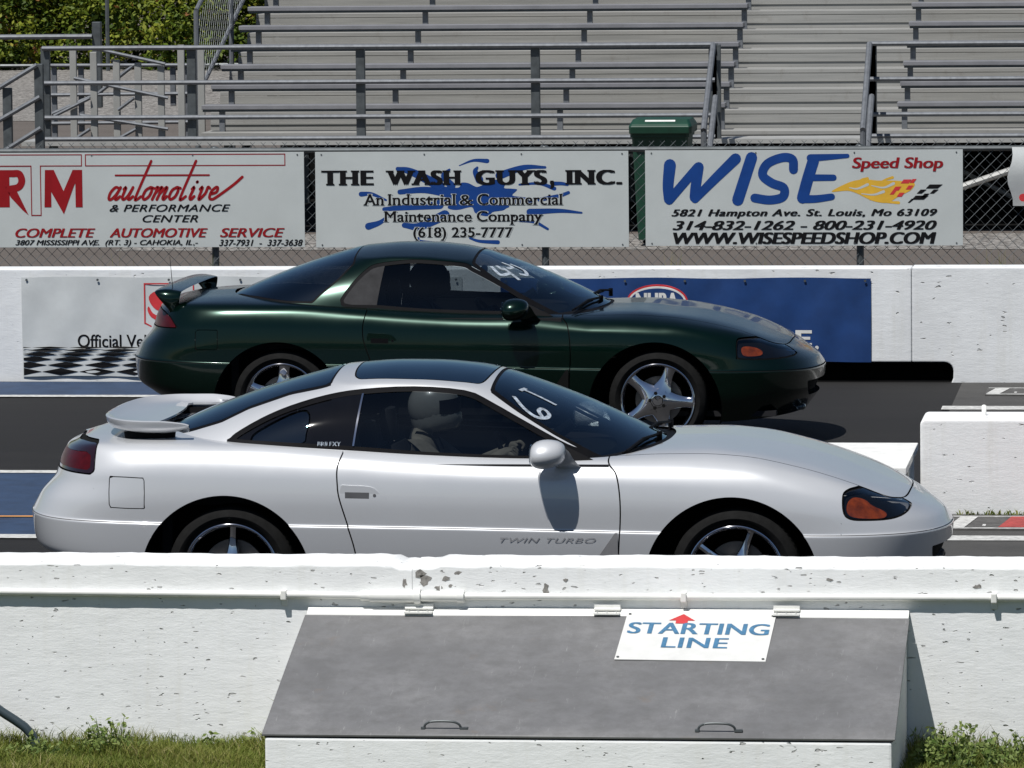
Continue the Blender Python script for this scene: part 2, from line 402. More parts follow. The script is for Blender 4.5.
def grid_skin(P):
    """P[t, s, 3] on the near side (-y); analytic-ish normals pointing out"""
    ds = np.gradient(P, axis=1); dt = np.gradient(P, axis=0)
    n = np.cross(ds, dt); l = np.linalg.norm(n, axis=2, keepdims=True)
    n = n/np.maximum(l, 1e-9)
    T, Sn = P.shape[:2]
    return n


# ------------------------------------------------------------------ the two coupes
NS = 260
TH = np.linspace(0, math.pi, NS); UU = -np.cos(TH)
def xwarp(x, k):
    """shortens the tail of the car by factor k"""
    return np.where(x < 0, x*(1-(1-k)*np.clip(-x/1.2, 0, 1)), x)
BODY = [  # tail x, nose x, half width, plan exponent rear/front, z knots along x
 (-2.25, 2.13, .83, 13, 9, [(-2.2, .35), (-1.9, .28), (-1.6, .20), (0, .19), (1.6, .17), (2.13, .20)]),
 (-2.335, 2.235, .898, 13, 9, [(-2.3, .42), (-1.7, .38), (0, .37), (1.6, .345), (2.25, .36)]),
 (-2.352, 2.25, .920, 13, 9, [(-2.3, .560), (-1.63, .545), (-.1, .525), (.87, .508), (1.6, .494), (2.0, .487), (2.25, .475)]),
 (-2.345, 2.242, .908, 13, 9, [(-2.3, .574), (-1.63, .559), (-.1, .539), (.87, .522), (1.6, .508), (2.0, .501), (2.25, .488)]),
 (-2.305, 2.212, .914, 13, 8.5, [(-2.26, .645), (-1.6, .66), (0, .645), (1.2, .625), (1.8, .575), (2.2, .535)]),
 (-2.225, 2.17, .905, 14, 8, [(-2.19, .74), (-1.6, .775), (0, .75), (.9, .735), (1.5, .70), (1.9, .625), (2.17, .565)]),
 (-2.20, 2.12, .876, 14, 8, [(-2.165, .83), (-1.6, .862), (-.7, .842), (0, .815), (.9, .805), (1.3, .79), (1.7, .712), (2.0, .64), (2.12, .592)]),
 (-2.17, 2.075, .820, 13, 8, [(-2.15, .885), (-1.9, .92), (-1.2, .916), (-.7, .892), (-.3, .868), (.2, .853), (.6, .853), (.9, .853), (1.25, .838), (1.6, .77), (1.9, .685), (2.07, .622)]),
 (-2.14, 2.06, .60, 12, 8, [(-2.15, .895), (-2.0, .935), (-1.6, .95), (-.7, .93), (.6, .875), (.85, .889), (1.07, .892), (1.25, .878), (1.5, .828), (1.8, .735), (2.06, .634)]),
 (-2.11, 2.05, .0, 12, 8, [(-2.2, .90), (-2.1, .925), (-2.0, .95), (-1.6, .968), (-.7, .95), (.6, .88), (.85, .902), (1.065, .906), (1.22, .891), (1.47, .851), (1.69, .786), (1.86, .72), (2.05, .645)]),
]
CREASE = [(-2.4, .568), (-1.63, .552), (-.1, .532), (.87, .515), (1.6, .501), (2.0, .494), (2.3, .481)]
def body_skin(k, drop=0.):
    L = []
    for xt, xn, w, pr, pf, zk in BODY:
        x = np.where(UU < 0, -UU*xt, UU*xn); u = np.abs(UU); p = np.where(UU < 0, pr, pf)
        y = w*np.sqrt(np.maximum(0, 1-u**p))
        z = pchip([a for a, b in zk], [b for a, b in zk], x)
        z = z-drop*np.clip((x-.45)/.35, 0, 1)*np.clip((1.75-x)/.5, 0, 1)*{8: 1., 9: 1., 7: 1.05, 6: .7}.get(len(L), 0)
        L.append(np.stack([xwarp(x, k), -y, z], -1))
    L = np.array(L)                                     # lines, stations, 3
    tt = []
    sub = [8, 10, 4, 7, 7, 8, 6, 8, 10]
    for i, n in enumerate(sub): tt += [i+j/n for j in range(n)]
    tt.append(len(BODY)-1)
    tt = np.array(tt); idx = np.arange(len(BODY))
    P = np.zeros((len(tt), NS, 3))
    for s in range(NS):
        for c in range(3): P[:, s, c] = pchip(idx, L[:, s, c], tt)
    N = grid_skin(P)
    out = np.sign((N*np.stack([P[..., 0]*.15, P[..., 1], (P[..., 2]-.5)], -1)).sum(-1, keepdims=True)); out[out == 0] = 1
    ref = N[len(tt)//3, NS//2, 1]
    if ref > 0: N = -N
    N[-1, :, 1] = 0; N[:, 0, 1] = 0; N[:, -1, 1] = 0
    N /= np.maximum(1e-9, np.linalg.norm(N, axis=2, keepdims=True))
    return P, N
def faces_of(T, Sn, flip):
    F = []
    for a in range(T-1):
        for b in range(Sn-1):
            q = (a*Sn+b, a*Sn+b+1, (a+1)*Sn+b+1, (a+1)*Sn+b)
            F.append(q[::-1] if flip else q)
    return F
def fix_winding(V, N, F):
    out = []
    for f in F:
        a, b, c = V[f[0]], V[f[1]], V[f[2]]; d = V[f[3]] if len(f) > 3 else c
        n = np.cross(c-a, d-b)
        out.append(f if n@(N[f[0]]+N[f[2]]) >= 0 else f[::-1])
    return out
def make_skin(P, N):
    V = P.reshape(-1, 3); NN = N.reshape(-1, 3)
    return Skin(V, NN, fix_winding(V, NN, faces_of(P.shape[0], P.shape[1], False)))
def ring_x(t): return -1.70+.86*t, .845-.79*t            # tail, nose of the glasshouse at height fraction t
def roof_z(x, y):
    zc = pchip([-.9, -.86, -.7, -.5, -.34, -.14, .02, .08], [1.222, 1.238, 1.260, 1.272, 1.270, 1.254, 1.222, 1.206], x)
    return zc-.062*(np.abs(y)/.565)**2
def house_skin(k):
    nt = 34; rows = []
    for i in range(nt+1):
        t = i/nt; xt, xn = ring_x(t); xm, h = (xt+xn)/2, (xn-xt)/2
        p = 5+1.5*t; u = np.abs(UU)
        y = (.803-.238*t+.030*math.sin(math.pi*t))*np.sqrt(np.maximum(0, 1-u**p))
        x = xm+UU*h
        # base ring
        xb0, xb1 = ring_x(0); xb = (xb0+xb1)/2+UU*(xb1-xb0)/2; yb = .803*np.sqrt(np.maximum(0, 1-u**5))
        z0 = pchip([-1.7, -1.2, -.7, -.3, .2, .6, .845], [.945, .908, .884, .860, .846, .848, .88], xb)
        xr0, xr1 = ring_x(1); xr = (xr0+xr1)/2+UU*(xr1-xr0)/2; yr = .565*np.sqrt(np.maximum(0, 1-u**6.5))
        z1 = roof_z(xr, yr)
        z = (1-t)*z0+t*z1+.022*math.sin(math.pi*t)*u**3
        rows.append(np.stack([xwarp(x, k), -y, z], -1))
    nr = 14
    xr0, xr1 = ring_x(1); xr = (xr0+xr1)/2+UU*(xr1-xr0)/2; yr = .565*np.sqrt(np.maximum(0, 1-np.abs(UU)**6.5))
    top = []
    for i in range(1, nr+1):
        y = yr*(1-i/nr); top.append(np.stack([xwarp(xr, k), -y, roof_z(xr, y)], -1))
    P = np.array(rows+top); N = grid_skin(P)
    if N[nt//2, NS//2, 1] > 0: N = -N
    N[-1, :, 1] = 0; N[-1, :, :] = [0, 0, 1]; N[:nt, 0, 1] = 0; N[:nt, -1, 1] = 0
    # roof tips are degenerate: take the roof's own slope there
    for r in range(nt+1, P.shape[0]):
        for s in (0, 1, 2, NS-3, NS-2, NS-1):
            x = P[r, s, 0]; e = .01; g = (roof_z(np.array([x+e]), np.array([0.]))-roof_z(np.array([x-e]), np.array([0.])))[0]/(2*e)
            N[r, s] = [-g, 0, 1]
    N /= np.maximum(1e-9, np.linalg.norm(N, axis=2, keepdims=True))
    return P, N, nt
def lathe_y(prof, n=64):
    """profile (r, y) revolved about the y axis"""
    return [[(r*math.cos(2*math.pi*j/n), y, r*math.sin(2*math.pi*j/n)) for j in range(n)] for r, y in prof]
def wheel_parts(parent, x, side, R, rim_r, spoke, rot):
    """side -1 near, +1 far; outer face at y=side*.9"""
    yo = .895*side; s = -side                           # s points inward
    def Y(p): return [(r, yo+s*d) for r, d in p]
    m = MB()
    prof = Y([(rim_r+.005, .018), (rim_r+.02, .004), (R-.045, -.004), (R-.018, .012), (R-.004, .03), (R, .06), (R, .19), (R-.02, .225), (rim_r, .21)])
    m.grid(lathe_y(prof, 72), True)
    for v in range(72):                                  # shoulder tread blocks
        a = 2*math.pi*(v+.5)/72; ca, sa = math.cos(a), math.sin(a); da = .028
        m.poly([(R*math.cos(a-da)*1.002, yo+s*.03, R*math.sin(a-da)*1.002), (R*math.cos(a+da)*1.002, yo+s*.03, R*math.sin(a+da)*1.002),
                (R*math.cos(a+da)*1.002, yo+s*.19, R*math.sin(a+da)*1.002), (R*math.cos(a-da)*1.002, yo+s*.19, R*math.sin(a-da)*1.002)])
    w = m.build('wheel', MT['rubber'], parent, smooth=True)
    m = MB()
    m.grid(lathe_y(Y([(rim_r+.006, .016), (rim_r+.005, .006), (rim_r+.001, .003), (rim_r-.006, .008), (rim_r-.018, .035), (rim_r-.022, .06), (rim_r-.03, .12), (rim_r-.02, .2)]), 72), True)
    hub = [(.0, -.004), (.03, -.003), (.034, .002), (.05, .004), (.066, .010), (.075, .022), (.078, .05)]
    m.grid(lathe_y(Y([(max(r, .0005), d+.014) for r, d in hub]), 40), True)
    for k in range(5):
        a = rot+k*2*math.pi/5; ca, sa = math.cos(a), math.sin(a); rows = []
        for i in range(13):
            f = i/12; r = .045+(rim_r-.058)*f
            if spoke == 'wide': hw = .050*(1-f)**2.0+.026+.010*f**3
            else: hw = .030*(1-f)**2+.013+.006*f**2
            dep = .014+.020*f*(1-f)*2+.012*f; ring = []
            for q, dd in ((-1, .045), (-1, .012), (-.72, .002), (0, -.003), (.72, .002), (1, .012), (1, .045)):
                t = q*hw; ring.append((r*ca-t*sa, yo+s*(dep+dd), r*sa+t*ca))
            rows.append(ring)
        m.grid(rows)
    m.build('rim', MT['chrome'], w, smooth=True)
    for k in range(5):
        m = MB(); a = rot+(k+.5)*2*math.pi/5; c = Vector((.050*math.cos(a), yo+s*.016, .050*math.sin(a)))
        m.tube([c, c+Vector((0, -s*.004, 0))], .0115, 10)
        m.build('lug_recess', MT['matt_black'], w)
    m = MB(); m.grid(lathe_y(Y([(.001, .105), (.09, .105), (.092, .10), (.15, .10), (.152, .115)]), 48), True)
    m.build('brake_disc', MT['disc'], w, smooth=True)
    w.location = (x, 0, R-.004)
    return w
def side_obj(name, mat, parent, pts, dy, smooth=False, bevel=0.):
    m = MB(); m.prism(pts, (0, dy, 0)); return m.build(name, mat, parent, smooth, bevel)

def blob(m, C, rad, n=16, squash=1.0, power=2.3):
    """superellipsoid"""
    def sp(v): return math.copysign(abs(v)**(2/power), v)
    rows = []
    for i in range(n+1):
        f = -math.pi/2+math.pi*i/n; rows.append([])
        for j in range(2*n):
            a = math.pi*j/n
            rows[-1].append((C[0]+rad[0]*sp(math.cos(f))*sp(math.cos(a)), C[1]+rad[1]*sp(math.cos(f))*sp(math.sin(a)), C[2]+rad[2]*sp(math.sin(f))))
    m.grid(rows, True)
def ell_loft(m, secs, n=20):
    """loft of ellipses (centre, half-axis vectors)"""
    rows = []
    for c, a, b in secs:
        c, a, b = Vector(c), Vector(a), Vector(b)
        rows.append([tuple(c+a*math.cos(2*math.pi*j/n)+b*math.sin(2*math.pi*j/n)) for j in range(n)])
    m.grid(rows, True); i = len(m.V)-len(rows)*n
    m.F.append(tuple(range(i, i+n))); e = len(m.V)-n; m.F.append(tuple(range(e+n-1, e-1, -1)))

WHITE = dict(k=1.0, paint='paint_white',
  side=[(-1.249, .935), (-1.229, .964), (-1.106, 1.035), (-.971, 1.092), (-.792, 1.144), (-.617, 1.172), (-.362, 1.184), (-.116, 1.165), (.016, 1.112), (.216, 1.008), (.416, .905), (.555, .862), (.40, .862), (.216, .864), (-.05, .873), (-.308, .885), (-.701, .913), (-1.215, .938)],
  hatch=[(-1.9, .90), (-1.647, .935), (-1.482, .972), (-1.326, 1.020), (-1.194, 1.083), (-.989, 1.152), (-.84, 1.183), (-.79, 1.196), (-.79, 1.4), (-1.9, 1.4)],
  screen=[(.012, 1.168), (.156, 1.079), (.347, .968), (.538, .868), (.62, .838), (.9, .75), (1.2, .75), (1.2, 1.4), (.012, 1.4)],
  doorR=[(-.60, .245), (-.617, .412), (-.652, .544), (-.692, .678), (-.701, .744), (-.703, .825), (-.681, .905), (-.68, 1.0)],
  doorF=[(.60, 1.0), (.615, .855), (.656, .802), (.675, .722), (.681, .603), (.670, .409), (.66, .245)],
  tail=[(-2.6, .925), (-2.11, .916), (-2.025, .928), (-1.93, .930), (-1.916, .925), (-1.914, .80), (-1.936, .784), (-2.099, .788), (-2.6, .79)],
  tail_in=[(-2.6, .885), (-2.09, .882), (-1.97, .888), (-1.94, .872), (-1.938, .815), (-1.955, .803), (-2.09, .806), (-2.6, .806)],
  fuel=[(-1.831, .770), (-1.82, .777), (-1.668, .772), (-1.655, .760), (-1.655, .635), (-1.668, .623), (-1.818, .627), (-1.831, .640)],
  head=[(1.752, .685), (1.768, .706), (1.80, .712), (1.884, .711), (1.965, .690), (2.02, .662), (2.062, .612), (2.040, .582), (1.975, .567), (1.86, .569), (1.79, .577), (1.758, .607)],
  amber=[(1.785, .668), (1.815, .688), (1.865, .672), (1.90, .642), (1.965, .606), (1.955, .581), (1.86, .582), (1.80, .592), (1.778, .620)])
GREEN = dict(k=.963, paint='paint_green',
  side=[(-.80, .922), (-.757, 1.028), (-.664, 1.128), (-.60, 1.162), (-.45, 1.182), (-.314, 1.186), (-.055, 1.164), (.016, 1.135), (.203, 1.042), (.40, .93), (.555, .868), (.45, .866), (.25, .868), (-.05, .876), (-.308, .887), (-.57, .908)],
  hatch=[(-1.9, .90), (-1.58, .958), (-1.436, .957), (-1.215, .937), (-1.039, .935), (-.955, .98), (-.843, 1.075), (-.755, 1.172), (-.79, 1.4), (-1.9, 1.4)],
  screen=WHITE['screen'], doorR=[(-.56, .245), (-.575, .412), (-.60, .544), (-.65, .70), (-.655, .80), (-.635, .90), (-.63, 1.0)], doorF=WHITE['doorF'],
  tail=[(-2.6, .885), (-2.04, .880), (-1.985, .868), (-1.93, .84), (-1.872, .775), (-2.02, .770), (-2.6, .770)],
  tail_in=[(-2.6, .872), (-2.03, .868), (-1.985, .855), (-1.94, .83), (-1.895, .785), (-2.02, .782), (-2.6, .782)],
  fuel=[(-1.745, .755), (-1.735, .765), (-1.61, .765), (-1.60, .755), (-1.60, .650), (-1.61, .640), (-1.735, .640), (-1.745, .650)],
  head=[(1.738, .685), (1.742, .59), (1.752, .58), (1.916, .570), (2.085, .576), (2.075, .61), (2.04, .645), (1.96, .68), (1.86, .70), (1.76, .703)],
  amber=[(1.775, .650), (1.80, .665), (1.86, .655), (1.905, .63), (1.90, .605), (1.83, .598), (1.785, .606)])

def build_car(name, cfg, origin, label):
    k = cfg['k']; root = empty(name, origin, label, 'car', 'coupes staged on the drag strip')
    white = cfg is WHITE; paint = MT[cfg['paint']]; gap = MT['matt_black']
    R = .3165; xr, xf = -1.2346*k-(.0 if white else .0), 1.2354
    P, N = body_skin(k, 0. if white else .030); sk = make_skin(P, N); F = sk.F
    both = (1, -1)
    # wheel arches, cabin opening
    for cx in (xr-.025, xf-.02):
        _, F = sk.clip(F, lambda V: np.hypot(V[:, 0]-cx, V[:, 2]-.265)-.424)
    def opening(V):
        xm = -.40; hr, hf = 1.26*k+.0, 1.265; d = V[:, 0]-xm
        u = np.abs(d)/np.where(d < 0, hr, hf); p = np.where(d < 0, 5, 9); w = np.where(d < 0, .765, .79)
        inside = (np.abs(V[:, 1])/w)**2+u**p-1
        return np.where(V[:, 2] > .80, inside*.3, 1)
    _, F = sk.clip(F, opening)
    # hood, seen from above
    hood = spline([(.55, -.735), (.70, -.715), (1.2, -.700), (1.7, -.645), (1.93, -.585), (2.005, -.47), (2.035, -.30), (2.045, 0)], 6)+[(2.045, .2), (.3, .2), (.3, -.735)]
    hs = poly_sdf(hood, (0, 1))
    A, g, F = sk.panel(F, lambda V: np.where(V[:, 2] > .56, hs(V), 1) if True else 0, .007)
    sk.obj('hood', [(A, paint, 0), (g, gap, -.007)], root, both)
    # lamps
    f = poly_sdf(spline(cfg['tail'], 3, True) if False else cfg['tail'])
    A, g, F = sk.panel(F, f, .008)
    In, Out = sk.clip(A, poly_sdf(cfg['tail_in']))
    sk.obj('taillight', [(Out, MT['lens_dark'] if white else MT['lens_red'], -.002), (In, MT['lens_red'], -.004), (g, gap, -.008)], root, both)
    hd_ = poly_sdf(spline(cfg['head'], 3, True))
    A, g, F = sk.panel(F, lambda V: np.maximum(hd_(V), V[:, 1]+.43), .010)
    In, Out = sk.clip(A, poly_sdf(spline(cfg['amber'], 3, True)))
    for sd in both:
        h = sk.obj('headlight', [(Out, MT['black'], -.030), (In, MT['amber'], -.022), (g, gap, -.010)], root, (sd,))
        sk.obj('lens', [(A, MT['glass_clear'], -.003)], h, (sd,))
    # doors, with the window ledge above them left to the glasshouse
    seam = lambda V: np.abs(V[:, 2]-pchip([a for a, b in CREASE], [b for a, b in CREASE], V[:, 0]))-(.0019 if white else .003)  # seam band also puts the crease's shadow line into the colour
    dp = poly_sdf(spline(cfg['doorR'], 4)+spline(cfg['doorF'], 4))
    A, g, F = sk.panel(F, lambda V: np.where(V[:, 1] < -.6, dp(V), 1), .007)
    sm, A = sk.clip(A, seam)
    doors = [sk.obj('door', [(A, paint, 0), (sm, MT['scoop_grey'] if white else gap, -.003), (g, gap, -.010)], root, (sd,)) for sd in both]
    fd = poly_sdf(spline(cfg['fuel'], 2, True))
    A, g, F = sk.panel(F, fd, .0045)
    sk.obj('fuel_door', [(A, paint, 0), (g, gap, -.004)], root, (1,))
    # bumper seams: short vertical lines behind the front and rear bumper skins
    sm, F = sk.clip(F, seam)
    v1, F = sk.clip(F, lambda V: np.where((V[:, 2] > .50) & (V[:, 2] < (.57 if white else .56)) & (V[:, 1] < -.6), np.abs(V[:, 0]-1.745)-.002, 1))
    v2, F = sk.clip(F, lambda V: np.where((V[:, 2] > .56) & (V[:, 2] < .80) & (V[:, 1] < -.6), np.abs(V[:, 0]+1.914*k)-.0015, 1))
    # grille mouth at the nose, below the crease
    gm, F = sk.clip(F, lambda V: np.maximum(np.abs(V[:, 2]-.355)-.050, 2.165-V[:, 0]))
    sk.obj('body', [(F, paint, 0), (sm, MT['scoop_grey'] if white else gap, -.003), (v1+v2, gap, -.003), (gm, gap, -.035)], root, both)
    if not white:
        pass
    # wheel housings and floor
    for cx in (xr-.025, xf-.02):
        for sd in both:
            m = MB(); rows = []
            for y in (.878, .70, .58):
                rows.append([(cx+.427*math.cos(a), -y*sd, .265+.427*math.sin(a)) for a in np.linspace(-.25, math.pi+.25, 40)])
            m.grid(rows)
            m.poly([(cx+.43*math.cos(a), -.57*sd, .265+.43*math.sin(a)) for a in np.linspace(-.25, math.pi+.25, 24)])
            m.build('wheel_housing', gap, root, smooth=True)
    m = MB(); m.box(-2.05*k, 1.98, -.74, .74, .20, .235)
    m.box(-.60, .62, -.86, -.80, .22, .84); m.box(-.60, .62, .80, .86, .22, .84)       # door linings
    m.box(-1.60*k, -1.55*k, -.72, .72, .25, .90); m.box(-1.55*k, -.85, -.70, .70, .62, .66); m.box(-.85, -.80, -.70, .70, .235, .66)
    m.build('cabin_lining', MT['trim'], root)
    # wheels
    for x in (xr, xf):
        for sd in (-1, 1):
            if white: wheel_parts(root, x, sd, R, .232, 'thin', 1.52 if x < 0 else 1.22)
            else: wheel_parts(root, x, sd, R, .234, 'wide', 1.50 if x < 0 else 1.20)
    # glasshouse
    P, N, nt_ = house_skin(k); hk = make_skin(P, N); HF = hk.F
    A, g, HF = hk.panel(HF, lambda V: np.maximum(poly_sdf(cfg['screen'])(V), -(V[:, 0]+.4)), .016)
    # keep the screen off the roof panel
    top = lambda V: V[:, 2]-(roof_z(V[:, 0], V[:, 1])-.004)
    screen = hk.obj('windshield', [(A, MT['glass_screen'], -.003), (g, MT['black'], -.003)], root, both)
    hp = [(x*(k if x < -1 else 1), z) for x, z in cfg['hatch']]
    A, g, HF = hk.panel(HF, lambda V: np.maximum(poly_sdf(hp)(V), V[:, 0]+.60), .014)
    hk.obj('rear_window', [(A, MT['glass_dark'], -.003), (g, MT['black'], -.004)], root, both)
    A, g, HF = hk.panel(HF, lambda V: np.where(V[:, 1] < -.35, poly_sdf(spline(cfg['side'], 3, True))(V), 1), .022)
    if white:
        bl = lambda V: V[:, 0]-(-.613-.11*(1.19-V[:, 2])*1.0)
        Q, D = hk.clip(A, bl)
        strip, D = hk.clip(D, lambda V: bl(V)-.009)
        quarter, pillar = hk.clip(Q, lambda V: V[:, 0]-(-.80-.25*(1.0-V[:, 2])))
        q2, q1 = hk.panel(quarter, lambda V: poly_sdf(spline([(-1.15, .955), (-1.12, .99), (-1.0, 1.055), (-.90, 1.09), (-.865, 1.06), (-.875, .98), (-.90, .932), (-1.12, .935)], 3, True))(V), .008)[0::2]
        for sd in both:
            hk.obj('side_window', [(D, MT['glass_side'], -.006)], root, (sd,))
            hk.obj('quarter_window', [(q2, MT['glass_dark'], -.012), (q1, MT['gloss_black'], -.008)], root, (sd,))
        for sd in both: hk.obj('pillar_trim', [(pillar, MT['gloss_black'], -.004), (strip, MT['chrome'], .003)], root, (sd,))
    else:
        Q, D = hk.clip(A, lambda V: V[:, 0]-(-.545-.13*(1.19-V[:, 2])))
        for sd in both:
            hk.obj('side_window', [(D, MT['glass_tint'], -.006)], root, (sd,))
            hk.obj('quarter_window', [(Q, MT['lens_grey'] if 'lens_grey' in MT else MT['black'], -.003)], root, (sd,))
    seamH = g
    if white:
        rp = poly_sdf(spline([(-.70, .0), (-.69, -.30), (-.66, -.455), (-.58, -.487), (-.30, -.497), (-.10, -.480), (-.045, -.44), (-.025, -.25), (-.018, 0)], 4)+[(-.018, .2), (-.7, .2)], (0, 1))
        A, g, HF = hk.panel(HF, lambda V: np.where(V[:, 2] > 1.10, rp(V), 1), .008)
        hk.obj('roof_panel', [(A, MT['roof_glass'], 0), (g, gap, -.006)], root, both)
    hk.obj('roof_frame', [(HF, paint, 0), (seamH, MT['black'], -.003), (HF, MT['trim'], -.018)], root, both)
    # cowl between hood edge and screen
    m = MB(); rows = []; dz_ = 0 if white else -.022
    for i in range(31):
        y = -.74+1.48*i/30; xo = -.40+1.265*(max(0., 1-(abs(y)/.80)**2))**(1/9)
        rows.append([(xo+.02, y, dz_+.858+.03*(1-(y/.79)**2)), (xo-.10, y, dz_*.5+.862+.028*(1-(y/.79)**2)), (xo-.30, y, .840)])
    m.grid(rows); m.build('cowl', MT['black'], root, smooth=True)
    m = MB()
    for y0, y1 in ((-.12, -.66), (.50, -.04)):
        a = Vector((.80, y0, .918)); b = Vector((.69+.03*(abs(y1) < .2), y1, .922 if abs(y1) < .2 else .885))
        m.tube([a, a.lerp(b, .5)+Vector((0, 0, .018)), b], .008, 6); m.tube([a+Vector((0, 0, -.04)), a+Vector((0, 0, .012))], .014, 8)
        m.tube([a.lerp(b, .2)+Vector((-.02, 0, .0)), b+Vector((-.02, 0, -.01))], .006, 6)
    m.build('wiper', MT['black'], root, smooth=True)
    # mirrors
    for sd in (-1, 1):
        m = MB()
        ell_loft(m, [((.425, .86*sd, .826), (.062, 0, .0), (0, .022*sd, .018)), ((.415, .885*sd, .842), (.058, 0, 0), (0, .02*sd, .022)),
                     ((.400, .912*sd, .868), (.055, 0, 0), (0, .02*sd, .032)), ((.385, .925*sd, .885), (.06, 0, 0), (0, .02*sd, .05))])
        secs = []
        for i in range(15):
            a = math.pi*i/14; f = max(.03, math.sin(a))**.6; t = -math.cos(a)       # front to back along x
            secs.append(((.340+.085*t, .998*sd-.008*t*sd, .905+.006*t), (0, .098*f*(1-.10*t), 0), (0, .01*f, .070*f*(1-.10*t))))
        ell_loft(m, secs, 24)
        mm = m.build('side_mirror', paint, root, smooth=True)
        m = MB(); ell_loft(m, [((.262, .998*sd, .903), (0, .066, 0), (0, .008, .048)), ((.256, .998*sd, .903), (0, .066, 0), (0, .008, .048))])
        m.build('mirror_glass', MT['glass_clear'], mm)
        m = MB(); m.prism([(.40, .815*sd, .852), (.56, .800*sd, .848), (.40, .775*sd, .925)], (0, .008*sd, 0)); m.build('sail_trim', MT['black'], root)
    # door handles
    for sd, d in zip((-1, 1), doors):
        m = MB(); y = .905
        x0, x1, z0, z1 = (-.685, -.49, .662, .742) if white else (-.625, -.435, .668, .748)
        out = spline([(x0, z0+.004), (x0, z1-.004), (x0+.04, z1), (x1-.05, z1-.006), (x1-.01, z0+.05), (x1, z0+.03), (x1-.02, z0+.005), (x0+.05, z0)], 3, True)
        m.prism([(x, y*sd, z) for x, z in out], (0, .007*sd, 0)); h = m.build('handle', paint, d, bevel=.003)
        m = MB(); m.prism([(x0+.022, (y+.006)*sd, z0+.016), (x0+.022, (y+.006)*sd, z0+.046), (x1-.055, (y+.006)*sd, z0+.044), (x1-.055, (y+.006)*sd, z0+.014)], (0, .0025*sd, 0))
        m.tube([(x1-.028, (y+.004)*sd, z0+.03), (x1-.028, (y+.009)*sd, z0+.03)], .008, 12)
        m.build('handle_recess', MT['recess'] if white else MT['black'], d)
    # scoop at the front end of the sill
    m = MB(); y = -.918
    m.prism([(.575, y, .40), (.655, y, .515), (.668, y, .515), (.668, y, .40)], (0, -.002, 0)); m.prism([(.575, y, .34), (.575, y, .40), (.668, y, .40), (.668, y, .34)], (0, -.002, 0))
    m.build('sill_scoop', MT['scoop_grey'] if white else gap, root)
    # interior
    for y in (-.36, .36):
        m = MB(); ell = []
        for i, (x, z, hw, hd) in enumerate(((-.44, .36, .23, .07), (-.50, .52, .24, .08), (-.565, .72, .225, .075), (-.60, .82, .16, .06))):
            ell.append(((x, y, z), (0, hw, 0), (hd, 0, .02)))
        ell_loft(m, ell, 16)
        ell_loft(m, [((-.40, y, .33), (0, .23, 0), (.0, 0, .09)), ((-.15, y, .36), (0, .23, 0), (0, 0, .09)), ((.05, y, .39), (0, .20, 0), (0, 0, .06))], 16)
        s_ = m.build('seat', MT['seat'], root, smooth=True)
        m = MB(); ell_loft(m, [((-.615, y, .84), (0, .10, 0), (.035, 0, 0)), ((-.625, y, .93), (0, .12, 0), (.045, 0, 0)), ((-.62, y, 1.0), (0, .09, 0), (.03, 0, 0))], 14)
        m.build('headrest', MT['seat'], s_, smooth=True)
    m = MB(); rows = []
    for i in range(21):
        y = -.74+1.48*i/20; h = .03*math.exp(-((y-.36)/.25)**2)
        rows.append([(.20, y, .62), (.19, y, .74+h), (.24, y, .80+h), (.40, y, .815), (.78, y, .82)])
    m.grid(rows); m.build('dashboard', MT['trim'], root, smooth=True)
    m = MB(); c = Vector((.03, .36, .72)); ax = Vector((.42, 0, .30)).normalized(); b1 = Vector((0, 1, 0)); b2 = ax.cross(b1)
    m.tube([c+.18*(math.cos(a)*b1+math.sin(a)*b2) for a in np.linspace(0, 2*math.pi, 37)], .014, 8)
    for a in (.2, math.pi-.2, -math.pi/2): m.tube([c+ax*.03, c+.18*(math.cos(a)*b1+math.sin(a)*b2)], .012, 6)
    m.tube([c+ax*.02, c+ax*.35], .03, 8); m.build('steering_wheel', MT['black'], root, smooth=True)
    m = MB(); blob(m, (.02, 0, 1.09), (.02, .11, .03)); m.build('rear_view_mirror', MT['black'], root, smooth=True)
    return root, screen, hk

def ribbon_on(bv, pts, w, off=.003):
    """flat painted stroke that lies on a surface (points in x, y, seen from above)"""
    P = spline(pts, 5); m = []; n = len(P)
    for i, p in enumerate(P):
        q = P[min(i+1, n-1)]; o = P[max(i-1, 0)]; d = Vector((q[0]-o[0], q[1]-o[1])); d.normalize(); nn = Vector((-d.y, d.x))
        row = []
        for sgn in (-1, 1):
            x, y = p[0]+sgn*nn.x*w/2, p[1]+sgn*nn.y*w/2
            h = bv.ray_cast(Vector((x, y, 3)), Vector((0, 0, -1)))
            if h[0] is None: row = None; break
            row.append(h[0]+Vector((.4, 0, 1)).normalized()*off)
        if row: m.append(row)
    return m
def strokes_part(name, screen, strokes, w, parent, mat):
    me = screen.data; bv = BVHTree.FromPolygons([v.co for v in me.vertices], [p.vertices for p in me.polygons])
    m = MB()
    for st in strokes:
        r = ribbon_on(bv, st, w)
        if len(r) > 1: m.grid(r)
    if m.V: m.build(name, mat, parent)

